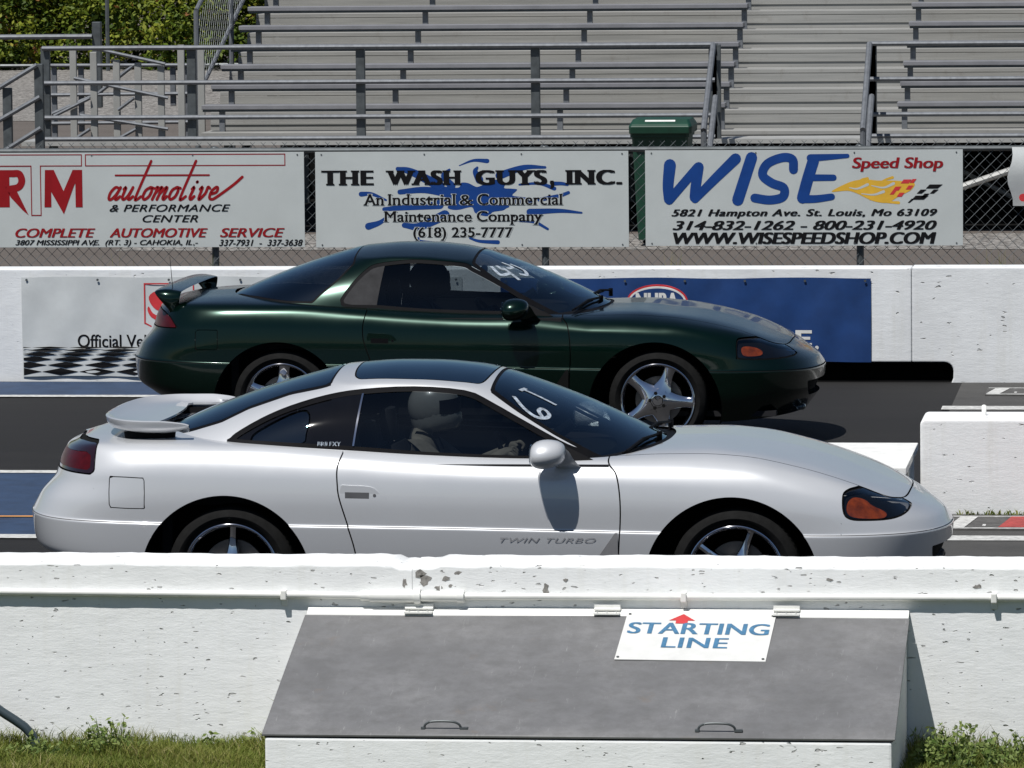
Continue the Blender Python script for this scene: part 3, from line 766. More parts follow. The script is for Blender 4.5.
MT['roof_glass'] = glass('roof_glass', (.42, .45, .48), 3.0)
MT['lens_grey'] = simple('grey_quarter_panel', (.034, .034, .036), .6, var=.5, vscale=4, spec=.03)
MT['recess'] = simple('handle_recess_shade', (.10, .10, .105), .4, var=.15)  # darker body colour stands in for shade inside the door handle
MT['emboss'] = simple('raised_lettering_paint', (.26, .26, .27), .4, var=.1)
MT['scoop_grey'] = simple('scoop_recess', (.16, .16, .165), .5, var=.2)
W0 = (-3.471, 28.70, 0.0); G0 = (-4.6798, 37.625, 0.0)
white_car, wscreen, whk = build_car('sports_coupe', WHITE, W0, 'white two-door coupe with dark glass roof panel and tray spoiler')
green_car, gscreen, ghk = build_car('sports_coupe', GREEN, G0, 'dark green metallic two-door coupe with rear hoop spoiler in the far lane')
strokes_part('number_marking', wscreen, [[(.115, -.48), (.17, -.56), (.235, -.60), (.285, -.575), (.295, -.53), (.262, -.50), (.245, -.54), (.275, -.59)], [(.135, -.37), (.155, -.30)], [(.150, -.335), (.22, -.355), (.315, -.39)]], .020, white_car, MT['chalk'])
strokes_part('number_marking', gscreen, [[(.12, -.45), (.19, -.53), (.24, -.46)], [(.15, -.40), (.20, -.44)], [(.19, -.40), (.31, -.50)], [(.17, -.28), (.24, -.30), (.22, -.38)], [(.22, -.24), (.31, -.27), (.34, -.36), (.30, -.40)]], .026, green_car, MT['chalk'])

# rear wing of the white coupe: a wide tray with a raised rim curving round the hatch
def tray_wing(parent, mat):
    path = spline([(a+.045, b) for a, b in ((-1.505, -.735), (-1.61, -.742), (-1.74, -.735), (-1.845, -.69), (-1.935, -.56), (-1.985, -.36), (-2.0, 0), (-1.985, .36), (-1.935, .56), (-1.845, .69), (-1.74, .735), (-1.61, .742), (-1.505, .735))], 6)
    n = len(path); rows = []
    for i, p in enumerate(path):
        q = path[min(i+1, n-1)]; o = path[max(i-1, 0)]
        d = Vector((q[0]-o[0], q[1]-o[1], 0)).normalized(); nn = Vector((d.y, -d.x, 0))          # towards inside
        if nn.dot(Vector((-1.4-p[0], -p[1]*.6, 0))) < 0: nn = -nn
        f = i/(n-1); e = min(1, min(f, 1-f)/.10); e = e**.6 if e > 0 else 0; back = math.sqrt(max(0, 1-(abs(p[1])/.735)**2))
        wd_ = (.05+.21*back+.05*e)*(.35+.65*e); z0 = 1.000+.006*back; rim = .012+.019*e
        c = Vector((p[0], p[1], z0))
        prof = [(0.0, rim), (.014, rim+.004), (.030, rim-.004), (.055, .010), (wd_*.8, .0), (wd_, -.002), (wd_, -.012), (wd_*.7, -.018), (.06, -.022*e-.006), (.022, -.017*e), (.004, .006)]
        rows.append([tuple(c+nn*a+Vector((0, 0, b))) for a, b in prof])
    m = MB(); m.grid(rows, True); L = len(rows[0])
    m.F.append(tuple(range(L))); m.F.append(tuple(len(m.V)-1-j for j in range(L)))
    w = m.build('spoiler', mat, parent, smooth=True)
    for s in (-1, 1):
        m = MB(); ell_loft(m, [((-1.67, .63*s, .90), (.12, 0, 0), (0, .04, 0)), ((-1.67, .64*s, .975), (.13, 0, 0), (0, .03, 0))], 16)
        m.build('spoiler_foot', MT['black'], w, smooth=True)  # foot coloured black to read as the shadowed gap under the tray
tray_wing(white_car, MT['paint_white'])
def hoop_wing(parent, mat):
    path = spline([(y, z-.018) for y, z in ((-.70, .875), (-.715, .93), (-.725, .975), (-.705, 1.008), (-.64, 1.018), (-.35, 1.024), (0, 1.025), (.35, 1.024), (.64, 1.018), (.705, 1.008), (.725, .975), (.715, .93), (.70, .875))], 6)
    n = len(path); rows = []
    for i, p in enumerate(path):
        q = path[min(i+1, n-1)]; o = path[max(i-1, 0)]; d = Vector((0, q[0]-o[0], q[1]-o[1])).normalized(); nn = Vector((0, -d.z, d.y))
        if nn.z < -.01 or (abs(nn.z) <= .01 and nn.y*p[0] > 0): pass
        low = min(1, max(0, (1.0-p[1])/.12)); x0 = -2.045+.10*low; x1 = -1.865-.02*low; th = .036+.012*low
        c = Vector((0, p[0], p[1])); ring = []
        for a in np.linspace(0, 2*math.pi, 18, endpoint=False):
            u = math.cos(a); v = math.sin(a)*(1-.55*(u > 0)*u)
            ring.append(tuple(c+Vector(((x0+x1)/2+(x1-x0)/2*u, 0, 0))+nn*(th/2*v)))
        rows.append(ring)
    m = MB(); m.grid(rows, True); m.build('spoiler', mat, parent, smooth=True)
hoop_wing(green_car, MT['paint_green'])
m = MB(); m.tube([(-1.93, -.60, .90), (-1.955, -.60, 1.22)], [.003, .0015], 6); m.build('aerial', MT['black'], green_car)
m = MB(); blob(m, (2.12, -.42, .235), (.03, .05, .022)); m.build('lower_lamp', MT['glass_clear'], green_car, smooth=True)

def text_mesh(body, shear=0., space=1.):
    cu = bpy.data.curves.new('lettering', 'FONT'); cu.body = body; cu.shear = shear; cu.space_character = space
    o = bpy.data.objects.new('lettering', cu); COL.objects.link(o); bpy.context.view_layer.update()
    me = bpy.data.meshes.new_from_object(o.evaluated_get(bpy.context.evaluated_depsgraph_get())); bpy.data.objects.remove(o); bpy.data.curves.remove(cu)
    co = np.empty(len(me.vertices)*3); me.vertices.foreach_get('co', co)
    fc = [tuple(p.vertices) for p in me.polygons]; ed = [tuple(e.vertices) for e in me.edges]; bpy.data.meshes.remove(me)
    return co.reshape(-1, 3), fc, ed
def lettering(body, x0, x1, z0, z1, y, mat, parent, bold=0., shear=0., space=1., fn=None, serif=0.):
    """words fitted into the rectangle x0..x1, z0..z1 on the plane y (facing -y); bold in units of the line height"""
    co, fc, ed = text_mesh(body, shear, space)
    V = []; F = []
    if serif:                                            # slab serifs on the flat ends of the stems
        cnt = {}
        for f in fc:
            for k in range(len(f)):
                e = tuple(sorted((f[k], f[(k+1) % len(f)]))); cnt[e] = cnt.get(e, 0)+1
        bars = []
        for (a, b), n in cnt.items():
            if n != 1: continue
            p, q = co[a], co[b]
            if abs(p[1]-q[1]) < .004 and .05 < abs(p[0]-q[0]) < .16:
                up = 1 if min(abs(p[1]-v) for v in (0., -.2)) < .06 else -1
                if up > 0 or p[1] > .3: bars.append((min(p[0], q[0])-serif, max(p[0], q[0])+serif, p[1], p[1]+up*.065))
        add = []
        for xa, xb, ya, yb in bars: add += [[xa, ya, 1], [xb, ya, 1], [xb, yb, 1], [xa, yb, 1]]
        n0 = len(co)
        if add: co = np.concatenate([co, np.array(add)]); fc = fc+[tuple(n0+4*i+j for j in range(4)) for i in range(len(bars))]
    lo, hi = co.min(0), co.max(0); d = bold*(z1-z0)
    sx = (x1-x0-2*d)/(hi[0]-lo[0]); sz = (z1-z0)/(hi[1]-lo[1])
    k = 0
    for off in ((0.,) if not bold else (-d, 0., d)):
        base = len(V)
        for v in co: V.append((x0+d+off+(v[0]-lo[0])*sx, y-.0002*k-(.0007 if v[2] > .5 else 0), z0+(v[1]-lo[1])*sz))
        F += [tuple(base+i for i in f) for f in fc]; k += 1
    if fn: V = [tuple(fn(p)) for p in V]
    me = bpy.data.meshes.new('lettering'); me.from_pydata(V, [], F); me.update()
    return link_mesh('lettering', me, [mat], parent)
def onto(objs, off, fb=-.9):
    """projects flat lettering along +y onto the skin of a panel"""
    bvs = [(BVHTree.FromPolygons([v.co for v in o.data.vertices], [p.vertices for p in o.data.polygons])) for o in objs]
    def f(p):
        best = None
        for b in bvs:
            h = b.ray_cast(Vector((p[0], -2, p[2])), Vector((0, 1, 0)))
            if h[0] is not None and (best is None or h[0].y < best): best = h[0].y
        return (p[0], (best if best is not None else fb)-off, p[2])
    return f
kids = lambda o, n: [c for c in o.children if c.name.split('.')[0] == n]
lettering('TWIN TURBO', .094, .562, .466, .490, -.9215, MT['emboss'], white_car, .0, .35, 1.1, onto(kids(white_car, 'door'), .0022))
lettering('BRILEXY', -.815, -.70, .920, .940, -.806, MT['chalk'], white_car, .04, 0, 1, onto(kids(white_car, 'pillar_trim')+kids(white_car, 'quarter_window'), .0015, -.785))

# ------------------------------------------------------------------ drivers
def driver(car, suit, helmet, label):
    root_loc = car.location
    J = {'pelvis': (-.38, .36, .50), 'waist': (-.42, .36, .62), 'chest': (-.46, .36, .76), 'neck': (-.44, .36, .87), 'head': (-.40, .36, .96), 'crown': (-.395, .36, 1.06)}
    V = []; E = []; Rr = []
    def add(p, r, par=None):
        V.append(p); Rr.append(r)
        if par is not None: E.append((par, len(V)-1))
        return len(V)-1
    pel = add(J['pelvis'], (.15, .12)); wa = add(J['waist'], (.15, .11), pel); ch = add(J['chest'], (.17, .12), wa)
    ne = add(J['neck'], (.06, .06), ch); hd = add(J['head'], (.085, .09), ne); add(J['crown'], (.075, .085), hd)
    for s in (-1, 1):
        sh = add((-.45, .36+.19*s, .80), (.075, .07), ch); el = add((-.25, .36+.25*s, .66), (.052, .05), sh); wr = add((-.05, .36+.17*s, .76), (.036, .034), el)
        pa = add((-.005, .36+.165*s, .79), (.036, .022), wr)
        for j in range(4):                                 # fingers closed round the rim
            f1 = add((.03, .36+(.145+.018*j)*s, .815-.012*j), (.011, .011), pa); f2 = add((.052, .36+(.14+.018*j)*s, .795-.012*j), (.010, .010), f1); add((.040, .36+(.14+.018*j)*s, .772-.012*j), (.009, .009), f2)
        t1 = add((.0, .36+.13*s, .80), (.012, .012), pa); add((.022, .36+.115*s, .79), (.010, .010), t1)
        hp = add((-.30, .36+.10*s, .47), (.10, .09), pel); kn = add((.08, .36+.13*s, .55), (.065, .06), hp); an = add((.42, .36+.12*s, .32), (.042, .042), kn); add((.56, .36+.12*s, .34), (.045, .035), an)
    me = bpy.data.meshes.new('person'); me.from_pydata(V, E, []); o = bpy.data.objects.new('person', me); COL.objects.link(o)
    md = o.modifiers.new('s', 'SKIN'); o.modifiers.new('d', 'SUBSURF').levels = 2
    for i, d in enumerate(me.skin_vertices[0].data): d.radius = Rr[i]; d.use_root = (i == 0)
    bpy.context.view_layer.update()
    nm = bpy.data.meshes.new_from_object(o.evaluated_get(bpy.context.evaluated_depsgraph_get())); bpy.data.objects.remove(o); bpy.data.meshes.remove(me)
    for p in nm.polygons: p.use_smooth = True
    p = link_mesh('person', nm, [suit]); p.location = root_loc; tag(p, label, 'person', 'drivers in the coupes')
    for q in (-1, 1):
        bv = BVHTree.FromPolygons([v.co for v in nm.vertices], [f.vertices for f in nm.polygons]); m = MB(); rows = []
        for a in np.linspace(0, 1, 12):
            x, y = -.60+.36*a, .36+q*(.105-.03*a); h = bv.ray_cast(Vector((x, y, 1.2 if a < .6 else .9)), Vector((.0, 0, -1)) if a < .6 else Vector((-.5, 0, -.5)).normalized())
            if h[0] is None: continue
            n = h[1]; rows.append([h[0]+n*.006+Vector((0, -.022, 0)), h[0]+n*.006+Vector((0, .022, 0))])
        if len(rows) > 2: m.grid(rows); m.build('harness_strap', MT['matt_black'], p, smooth=True)
    m = MB(); ell_loft(m, [((-.445, .36, .845), (.075, 0, 0), (0, .075, 0)), ((-.43, .36, .90), (.072, 0, 0), (0, .07, 0))], 16); m.build('collar', MT['dark_suit'], p, smooth=True)
    # full-face helmet with a visor opening
    m = MB(); blob(m, (-.392, .36, 1.008), (.132, .112, .122), 18, power=2.15)
    ell_loft(m, [((-.405, .36, .885), (.085, 0, 0), (0, .080, 0)), ((-.385, .36, .902), (.118, 0, .0), (0, .097, 0)), ((-.378, .36, .935), (.132, 0, 0), (0, .105, 0)), ((-.382, .36, .975), (.132, 0, 0), (0, .108, 0)), ((-.392, .36, 1.01), (.125, 0, 0), (0, .108, 0))], 20)
    h = m.build('helmet', helmet, p, smooth=True)
    m = MB(); rows = []
    for a in np.linspace(-1.25, 1.25, 25):
        rows.append([(-.392+.140*math.cos(a)*c, .36+.119*math.sin(a)*c, 1.008+z*(1-.25*abs(a)/1.25)) for z, c in ((-.042, .965), (-.018, 1.0), (.02, 1.0), (.050, .945))])
    m.grid(rows); m.build('visor', MT['black'], h, smooth=True)
    return p
driver(white_car, MT['suit'], MT['helmet'], 'person in pale clothes and white full-face helmet at the wheel of the white car')
driver(green_car, MT['dark_suit'], MT['black'], 'person in dark clothes and black helmet at the wheel of the green car')

# ------------------------------------------------------------------ setting: ground, track, markings
def at(px, py, Y):
    """world point on the plane y = Y seen at that spot of the survey photograph"""
    d = _w+_r*((px-512)/FPX)+_u*((384-py)/FPX); t = Y/d.y
    return Vector((d.x*t, Y, CAM_H+d.z*t))
def sheet(name, x0, x1, y0, y1, z, mat, wob=0.):
    m = MB()
    if wob:
        n = 60; a = [(x0+(x1-x0)*i/n, y0+random.uniform(-wob, wob)) for i in range(n+1)]; b = [(x0+(x1-x0)*i/n, y1+random.uniform(-wob, wob)) for i in range(n+1)]
        m.grid([[(x, y, z) for x, y in a], [(x, y, z) for x, y in b]])
    else: m.poly([(x0, y0, z), (x1, y0, z), (x1, y1, z), (x0, y1, z)])
    return tag(m.build(name, mat), kind='structure')
sheet('ground', -400, 400, -60, 900, -.012, MT['dirt'])
sheet('lawn', -40, 30, 8, 24.25, -.004, MT['soil'])
sheet('road', -120, 120, 24.25, 41.6, 0, MT['asphalt'])
sheet('service_road', -120, 120, 41.7, 55.7, -.004, MT['dirt'])
sheet('gravel_ground', -10.5, 60, 55.6, 57.9, .0, MT['gravel'], .12)
sheet('gravel_ground', -80, 10, 84, 106, -.006, MT['gravel'], .5)
sheet('pavement', -1.70, 30, 36.0, 41.45, .004, MT['pale_asphalt'])
sheet('pavement', -1.46, 30, 25.0, 33.12, .004, MT['pale_asphalt'])
sheet('road_paint', -60, -5.0, 40.34, 41.44, .004, MT['blue_asphalt'], .02)
sheet('road_paint', -60, -4.6, 31.86, 35.20, .004, MT['blue_asphalt'], .02)
sheet('road_marking', -60, -5.0, 40.22, 40.36, .008, MT['line'], .008)
sheet('road_marking', -60, -4.6, 35.17, 35.33, .008, MT['line'], .008)
sheet('road_marking', -60, -4.6, 31.74, 31.93, .008, MT['line'], .008)
sheet('road_marking', -1.76, 30, 39.38, 39.64, .008, MT['line'], .008)
sheet('road_marking', -1.47, 30, 31.83, 32.05, .008, MT['line'], .008)
m = MB(); m.tube([(x, 32.78+.02*math.sin(x*2), .012) for x in np.linspace(-12, -5, 40)], .006, 6)
tag(m.build('cord', simple('orange_cord', (.50, .20, .03), .6)), 'thin orange cord lying along the blue painted strip', 'cord')
def track_mat(x0, x1, y0, y1, reds, label, fade):
    m = MB(); m.box(x0, x1, y0, y1, .005, .013); o = m.build('track_mat', MT['mat_grey']); tag(o, label, 'mat', 'timing mats on the track')
    e = MB()
    for a, b in ((y0, y0+.035), (y1-.03, y1)): e.box(x0+.01, x1-.01, a+.002, b-.002, .014, .017)
    e.poly([(x0+.005, y0+.04, .0165), (x0+.10, y0+.04, .0165), (x0+.16, y1-.035, .0165), (x0+.06, y1-.035, .0165)])
    for i in range(int((x1-x0)/.20)):
        e.box(x0+.20+.20*i, x0+.218+.20*i, y0+.12, y0+.20, .014, .017)
    e.build('edging', MT['line'], o)
    if reds:
        for a, b in reds:
            r = MB(); r.poly([(a, y0+.04, .0185), (b, y0+.04, .0185), (b+.06, y1-.036, .0185), (a+.06, y1-.036, .0185)])
            r.build('red_patch', MT['mat_red'], o)
    return o
track_mat(-1.42, 4.0, 32.33, 32.94, [(-1.13, -.93), (-.5, .1)], 'grey and red edged mat on asphalt at the nose of the white car', 0)
track_mat(-1.50, 4.0, 40.42, 40.92, [], 'grey edged mat at the foot of the far barrier', 0)

# ------------------------------------------------------------------ barriers
def rough_bar(name, outline, y0, y1, mat, label, cat, group=None, bevel=.012, jag=0.):
    m = MB(); m.prism([(x, y0, z) for x, z in outline], (0, y1-y0, 0))
    o = m.build(name, mat, bevel=bevel, seg=3); tag(o, label, cat, group); return o
def chipped_end(x, z0, z1, n, amp, seed):
    r = random.Random(seed); return [(x+r.uniform(-amp, amp), z0+(z1-z0)*i/n) for i in range(n+1)]
YN = 24.17
def near_barrier(x0, x1, label, seed, right_joint):
    # top surface with small dips and a broken corner at the joint
    r = random.Random(seed); xs = np.arange(x0, x1, .03)
    top = []
    for x in xs:
        d = abs(x-(x1 if right_joint else x0)); z = .806+.0018*math.sin(x*5)+.0012*math.sin(x*23)+r.uniform(-.0012, .0012)
        if d < .13: z -= .050*(1-d/.13)*r.uniform(.15, 1.)
        top.append((x, z))
    top.append((x1, .79 if right_joint else .806))
    m = MB(); rows = []
    for x, z in top:
        j = r.uniform(-.0025, .0025)
        rows.append([(x, YN+.0004, -.02), (x, YN+.0004, .30), (x, YN+j*.4, .60), (x, YN+j*.6, .70), (x, YN+j*.6, z-.020), (x, YN+j*.6, z-.015), (x, YN+.006, z-.005), (x, YN+.022, z+.0005+j*.4), (x, YN+.30, z+.002), (x, YN+.325, z-.02), (x, YN+.335, .3), (x, YN+.34, -.02)])
    m.grid(rows); i = 0; L = len(rows[0]); m.F.append(tuple(range(L))); m.F.append(tuple(len(m.V)-1-j for j in range(L)))
    return tag(m.build('concrete_barrier', MT['wall'], smooth=True), label, 'barrier', 'white barrier in front of the cars')
near_barrier(-16.0, -3.3138, 'white concrete barrier in front, the length left of the chipped joint', 3, True)
barrier_b = near_barrier(-3.3122, 12.0, 'white concrete barrier in front, the length right of the chipped joint behind the grey lid', 4, False)
# broken paint flakes at the joint
chips = []; MT['bare'] = simple('bare_concrete', (.22, .21, .195), .9, var=.35, vscale=60, bmp=.6, bscale=90)
for k in range(16):
    x = -3.313+random.gauss(0, .07)+.05; z = .79-abs(random.gauss(0, .045)); s = random.uniform(.006, .02)
    pts = [(x+s*random.uniform(.5, 1.2)*math.cos(a), YN-.0035, z+s*.6*random.uniform(.5, 1.2)*math.sin(a)) for a in np.linspace(0, 2*math.pi, 7)[:-1]]
    chips.append(pts)
rc_ = random.Random(11)
def chip(cx, cz, s, q):
    pts = [(cx+s*rc_.uniform(.5, 1.3)*math.cos(a), YN-.0012, cz+s*q*rc_.uniform(.5, 1.3)*math.sin(a)) for a in np.linspace(0, 2*math.pi, 12)[:-1]]
    m = MB(); m.prism(pts, (0, .002, 0)); m.build('bare_patch', MT['bare'], barrier_b)
for cx, cz, s, q in ((-3.26, .735, .030, .75), (-3.275, .762, .028, .6), (-3.20, .70, .016, .8), (-3.17, .742, .02, .5), (-3.345, .725, .012, 1.8), (-3.12, .765, .022, .35), (-3.15, .712, .010, .8), (-2.745, .70, .014, 1.6), (-2.66, .738, .010, .7), (-.93, .72, .018, .5), (-1.55, .745, .015, .4)): chip(cx, cz, s, q)
# far barrier: two lengths, low drain slot across their joint
YF = 41.49
def arc(cx, cz, r, a0, a1, n=6): return [(cx+r*math.cos(a), cz+r*math.sin(a)) for a in np.linspace(a0, a1, n)]
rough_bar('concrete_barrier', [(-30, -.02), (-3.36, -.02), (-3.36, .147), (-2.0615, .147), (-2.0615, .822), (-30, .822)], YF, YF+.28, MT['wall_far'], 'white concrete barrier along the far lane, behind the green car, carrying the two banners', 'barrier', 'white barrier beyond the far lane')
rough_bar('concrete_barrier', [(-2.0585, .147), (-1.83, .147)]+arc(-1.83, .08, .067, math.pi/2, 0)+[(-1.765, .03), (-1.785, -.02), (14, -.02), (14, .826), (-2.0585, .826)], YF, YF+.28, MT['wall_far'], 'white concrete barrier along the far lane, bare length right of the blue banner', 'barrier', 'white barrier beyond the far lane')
m = MB(); m.box(-3.5, -1.70, YF+.285, YF+.34, 0.0, .3); m.box(-3.355, -1.79, YF+.02, YF+.285, .002, .006)  # black back and floor added so the slot reads as deep shade
tag(m.build('drain_shade_backing', MT['matt_black']), 'black backing added to keep the low drain slot under the far barrier dark', 'drain')
# centre block and plank box
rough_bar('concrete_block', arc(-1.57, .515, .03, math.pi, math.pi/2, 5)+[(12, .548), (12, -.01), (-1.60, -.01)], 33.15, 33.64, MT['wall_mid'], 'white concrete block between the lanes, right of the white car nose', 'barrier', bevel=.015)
m = MB(); m.tube([(-1.245, 33.42, .54), (-1.245, 33.42, .60)], .014, 10); m.tube([(-1.245, 33.42, .60), (-1.245, 33.42, .606)], [.014, .006], 10)
tag(m.build('peg', MT['white_paint'], smooth=True), 'small white peg standing on top of the centre block', 'peg')
m = MB(); m.box(-3.3, -1.69, 32.86, 33.10, .0, .255); m.box(-3.3, -1.69, 33.10, 34.26, .0, .255)
o = m.build('timber_box', MT['white_wood']); tag(o, 'low white timber box with plank top beside the centre block', 'box')
for i in range(6):
    m = MB(); y0 = 32.855+.236*i; m.box(-3.31, -1.665, y0, y0+.222, .257, .300); m.build('plank', MT['white_wood'], o, bevel=.006)
m = MB(); m.box(-1.688, -1.672, 32.88, 33.13, .01, .25); m.box(-2.25, -2.10, 32.850, 32.858, .19, .25); m.build('end_shade_and_slot', MT['matt_black'], o)  # black end face paints its shade; the second box is the front slot
m = MB(); m.box(-2.80, -2.66, 33.55, 33.58, .302, .34); m.prism([(-2.68, 33.2, .302), (-2.66, 33.2, .302), (-2.66, 33.58, .345), (-2.68, 33.58, .345)], (.01, 0, 0))
m.build('bracket', MT['white_wood'], o)

# ------------------------------------------------------------------ conduit along the near barrier
m = MB()
def cz(x): return .668+.0025*(min(x, 1)+3.3) if x > -3.3 else .668-.0054*(max(x, -6)+3.3)
pts = [(x, YN-.0165, cz(x)) for x in np.arange(-16, 12, .25)]
m.tube(pts, .0145, 12); co = m.build('conduit', MT['conduit'], smooth=True); tag(co, 'white painted conduit pipe running along the front barrier', 'pipe')
m = MB()
for a, b, r in ((-3.49, -3.30, .027), (-3.30, -3.275, .033), (-3.53, -3.49, .021), (-3.275, -3.10, .022), (-3.12, -3.09, .026)): m.tube([(a, YN-.0205, cz(a)), (b, YN-.0205, cz(b))], r, 14)
m.build('coupling', MT['conduit'], co, smooth=True)
for x in (-3.86, -2.16, -.86, .9, -5.9):
    m = MB(); m.box(x-.012, x+.012, YN-.040, YN+.001, cz(x)-.020, cz(x)+.020); m.box(x-.014, x+.014, YN-.006, YN+.001, cz(x)-.05, cz(x)-.018)
    m.build('pipe_clip', MT['conduit'], co, bevel=.004)

# ------------------------------------------------------------------ lidded box against the barrier
XL, XR, YB = -3.752, -1.220, 22.95
box = empty('storage_box', ((XL+XR)/2, 23.5, 0), 'low box with sloping grey lid and white concrete front against the barrier', 'box'); bx, by = box.location.x, box.location.y
def bp(m_, name, mat, parent=None, **k):
    o_ = m_.build(name, mat, parent or box, **k)
    if (parent or box) is box: o_.location = (-bx, -by, 0)
    return o_
m = MB(); m.prism([(XL, YB-.01, -.02), (XL, YB+.06, -.02), (XL, YB+.06, .2465), (XL, YB-.01, .2465)], (XR-XL-.004, 0, 0))
bp(m, 'front_wall', MT['wall'], bevel=.010)
for x in (XL, XR-.06):
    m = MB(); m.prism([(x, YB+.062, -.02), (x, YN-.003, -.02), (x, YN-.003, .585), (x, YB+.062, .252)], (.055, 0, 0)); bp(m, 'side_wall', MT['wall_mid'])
SL = (.603-.262)/(YN-YB)
def lidz(y): return .262+(y-YB)*SL
m = MB(); rows = []
for i in range(41):
    x = XL-.012+(XR-XL+.02)*i/40
    rows.append([(x, YB-.012, lidz(YB-.012)-.006), (x, YB-.0135, lidz(YB-.012)+.001)]+[(x, y, lidz(y)+.004+.002*math.sin(x*3+y*4)) for y in np.linspace(YB-.01, YN-.055, 12)]+[(x, YN-.055, lidz(YN-.06)-.012)])
m.grid(rows); L = len(rows[0]); m.F.append(tuple(range(L))); m.F.append(tuple(len(m.V)-1-j for j in range(L)))
lid = bp(m, 'lid', MT['lid'], smooth=True)
m = MB(); m.box(XL, XR, YB-.008, YB+.05, .2475, .2525); bp(m, 'lid_edge', MT['matt_black'])
m = MB(); m.prism([(XL-.006, YN-.054, lidz(YN-.06)), (XL-.006, YN-.003, lidz(YN-.005)+.004), (XL-.006, YN-.003, lidz(YN)+.016), (XL-.006, YN-.054, lidz(YN-.06)+.008)], (XR-XL+.012, 0, 0)); bp(m, 'hinge_board', MT['white_paint'], bevel=.003)
for px, w in ((420, .12), (608, .11), (787, .11)):
    x = at(px, 610, YN).x; m = MB(); m.box(x-w/2, x+w/2, YN-.072, YN-.030, lidz(YN-.05)+.012, lidz(YN-.05)+.018); m.tube([(x-w/2, YN-.028, lidz(YN-.03)+.024), (x+w/2, YN-.028, lidz(YN-.03)+.024)], .006, 10)
    m.box(x-w/2, x+w/2, YN-.024, YN-.020, lidz(YN)+.018, lidz(YN)+.034)
    for q in (-.04, 0, .04): m.tube([(x+q, YN-.064, lidz(YN-.06)+.020), (x+q, YN-.064, lidz(YN-.06)+.026)], .005, 8)
    bp(m, 'hinge', MT['conduit'])
for px in (443, 717):
    x = at(px, 720, YB+.06).x; y = YB+.045; m = MB(); w = .075
    pth = spline([(x-w, y, lidz(y)+.006), (x-w*.9, y-.006, lidz(y)+.024), (x-w*.5, y-.012, lidz(y)+.036), (x+w*.5, y-.012, lidz(y)+.036), (x+w*.9, y-.006, lidz(y)+.024), (x+w, y, lidz(y)+.006)], 5)
    m.tube(pth, .005, 8)
    for q in (-1, 1):
        m.box(x+q*w*1.0-.012 if q < 0 else x+w-.004, x-w+.004 if q < 0 else x+w+.028, y-.012, y+.012, lidz(y)+.003, lidz(y)+.012)
    bp(m, 'lid_handle', MT['galv_dark'], smooth=True)
# sign screwed to the lid (a point on the lid plane from x, y)
sg = empty('starting_line_sign', (0, 0, 0), 'white sheet sign with blue words and a red arrow screwed to the grey lid', 'sign')
def on_lid(px, py):
    d = _w+_r*((px-512)/FPX)+_u*((384-py)/FPX)
    t = (.262+.010-YB*SL-CAM_H)/(d.z-SL*d.y); return Vector((0, 0, CAM_H))+d*t
q = [on_lid(*p) for p in ((615, 659.5), (768, 661), (774, 615), (627, 612))]
ctr = sum(q, Vector())/4; sg.location = ctr
ux = ((q[1]-q[0])+(q[2]-q[3])).normalized(); nrm = Vector((0, -SL, 1)).normalized(); ux = (ux-nrm*ux.dot(nrm)).normalized(); uy = nrm.cross(ux)
W_, H_ = ((q[1]-q[0]).length+(q[2]-q[3]).length)/2, ((q[3]-q[0]).dot(uy)+(q[2]-q[1]).dot(uy))/2
sg.matrix_world = Matrix(((ux.x, uy.x, nrm.x, ctr.x), (ux.y, uy.y, nrm.y, ctr.y), (ux.z, uy.z, nrm.z, ctr.z), (0, 0, 0, 1)))
m = MB(); m.box(-W_/2, W_/2, -H_/2, H_/2, -.004, 0); m.build('board', MT['sign2'], sg, bevel=.001)
flat = lambda p: (p[0], p[2], .0015-p[1])
lettering('STARTING', -W_*.468, W_*.478, H_*.045, H_*.285, 0, MT['teal_blue'], sg, .03, 0, 1.02, flat)
lettering('LINE', -W_*.215, W_*.225, -H_*.245, -H_*.03, 0, MT['teal_blue'], sg, .03, 0, 1.05, flat)
m = MB(); aw = W_*.088; ax_ = -W_*.12
m.poly([(ax_-aw, H_*.335, .0018), (ax_-aw*.45, H_*.335, .0018), (ax_-aw*.45, H_*.27, .0018), (ax_+aw*.45, H_*.27, .0018), (ax_+aw*.45, H_*.335, .0018), (ax_+aw, H_*.335, .0018), (ax_, H_*.475, .0018)]); m.build('arrow', MT['bright_red'], sg)
for a in (-1, 1):
    for b in (-1, 1): m = MB(); m.tube([(a*W_*.48, b*H_*.46, 0), (a*W_*.48, b*H_*.46, .004)], .006, 8); m.build('screw', MT['galv_dark'], sg)

# ------------------------------------------------------------------ banners on the far barrier
YBN = YF-.012
def banner(name, x0, x1, z0, z1, mat, label, seed):
    r = random.Random(seed); n, k = 60, 14; rows = []
    for i in range(n+1):
        x = x0+(x1-x0)*i/n; row = []
        for j in range(k+1):
            z = z0+(z1-z0)*j/k; f = j/k
            y = YBN-.004*math.sin(9*x+2.3*f)*(.4+.6*math.sin(math.pi*f))-.003*math.sin(17*x-6*f)
            row.append((x, y, z+.004*math.sin(x*6)*(1 if j in (0, k) else .3)))
        rows.append(row)
    m = MB(); m.grid(rows); o = m.build(name, mat, smooth=True); tag(o, label, 'banner', 'banners tied to the far barrier')
    for i in range(7):
        g = MB(); x = x0+.04+(x1-x0-.08)*i/6; g.tube([(x, YBN-.009, z1-.02), (x, YBN-.013, z1-.02)], .009, 10); g.build('eyelet', MT['galv_dark'], o)
    return o
YT = YBN-.0125
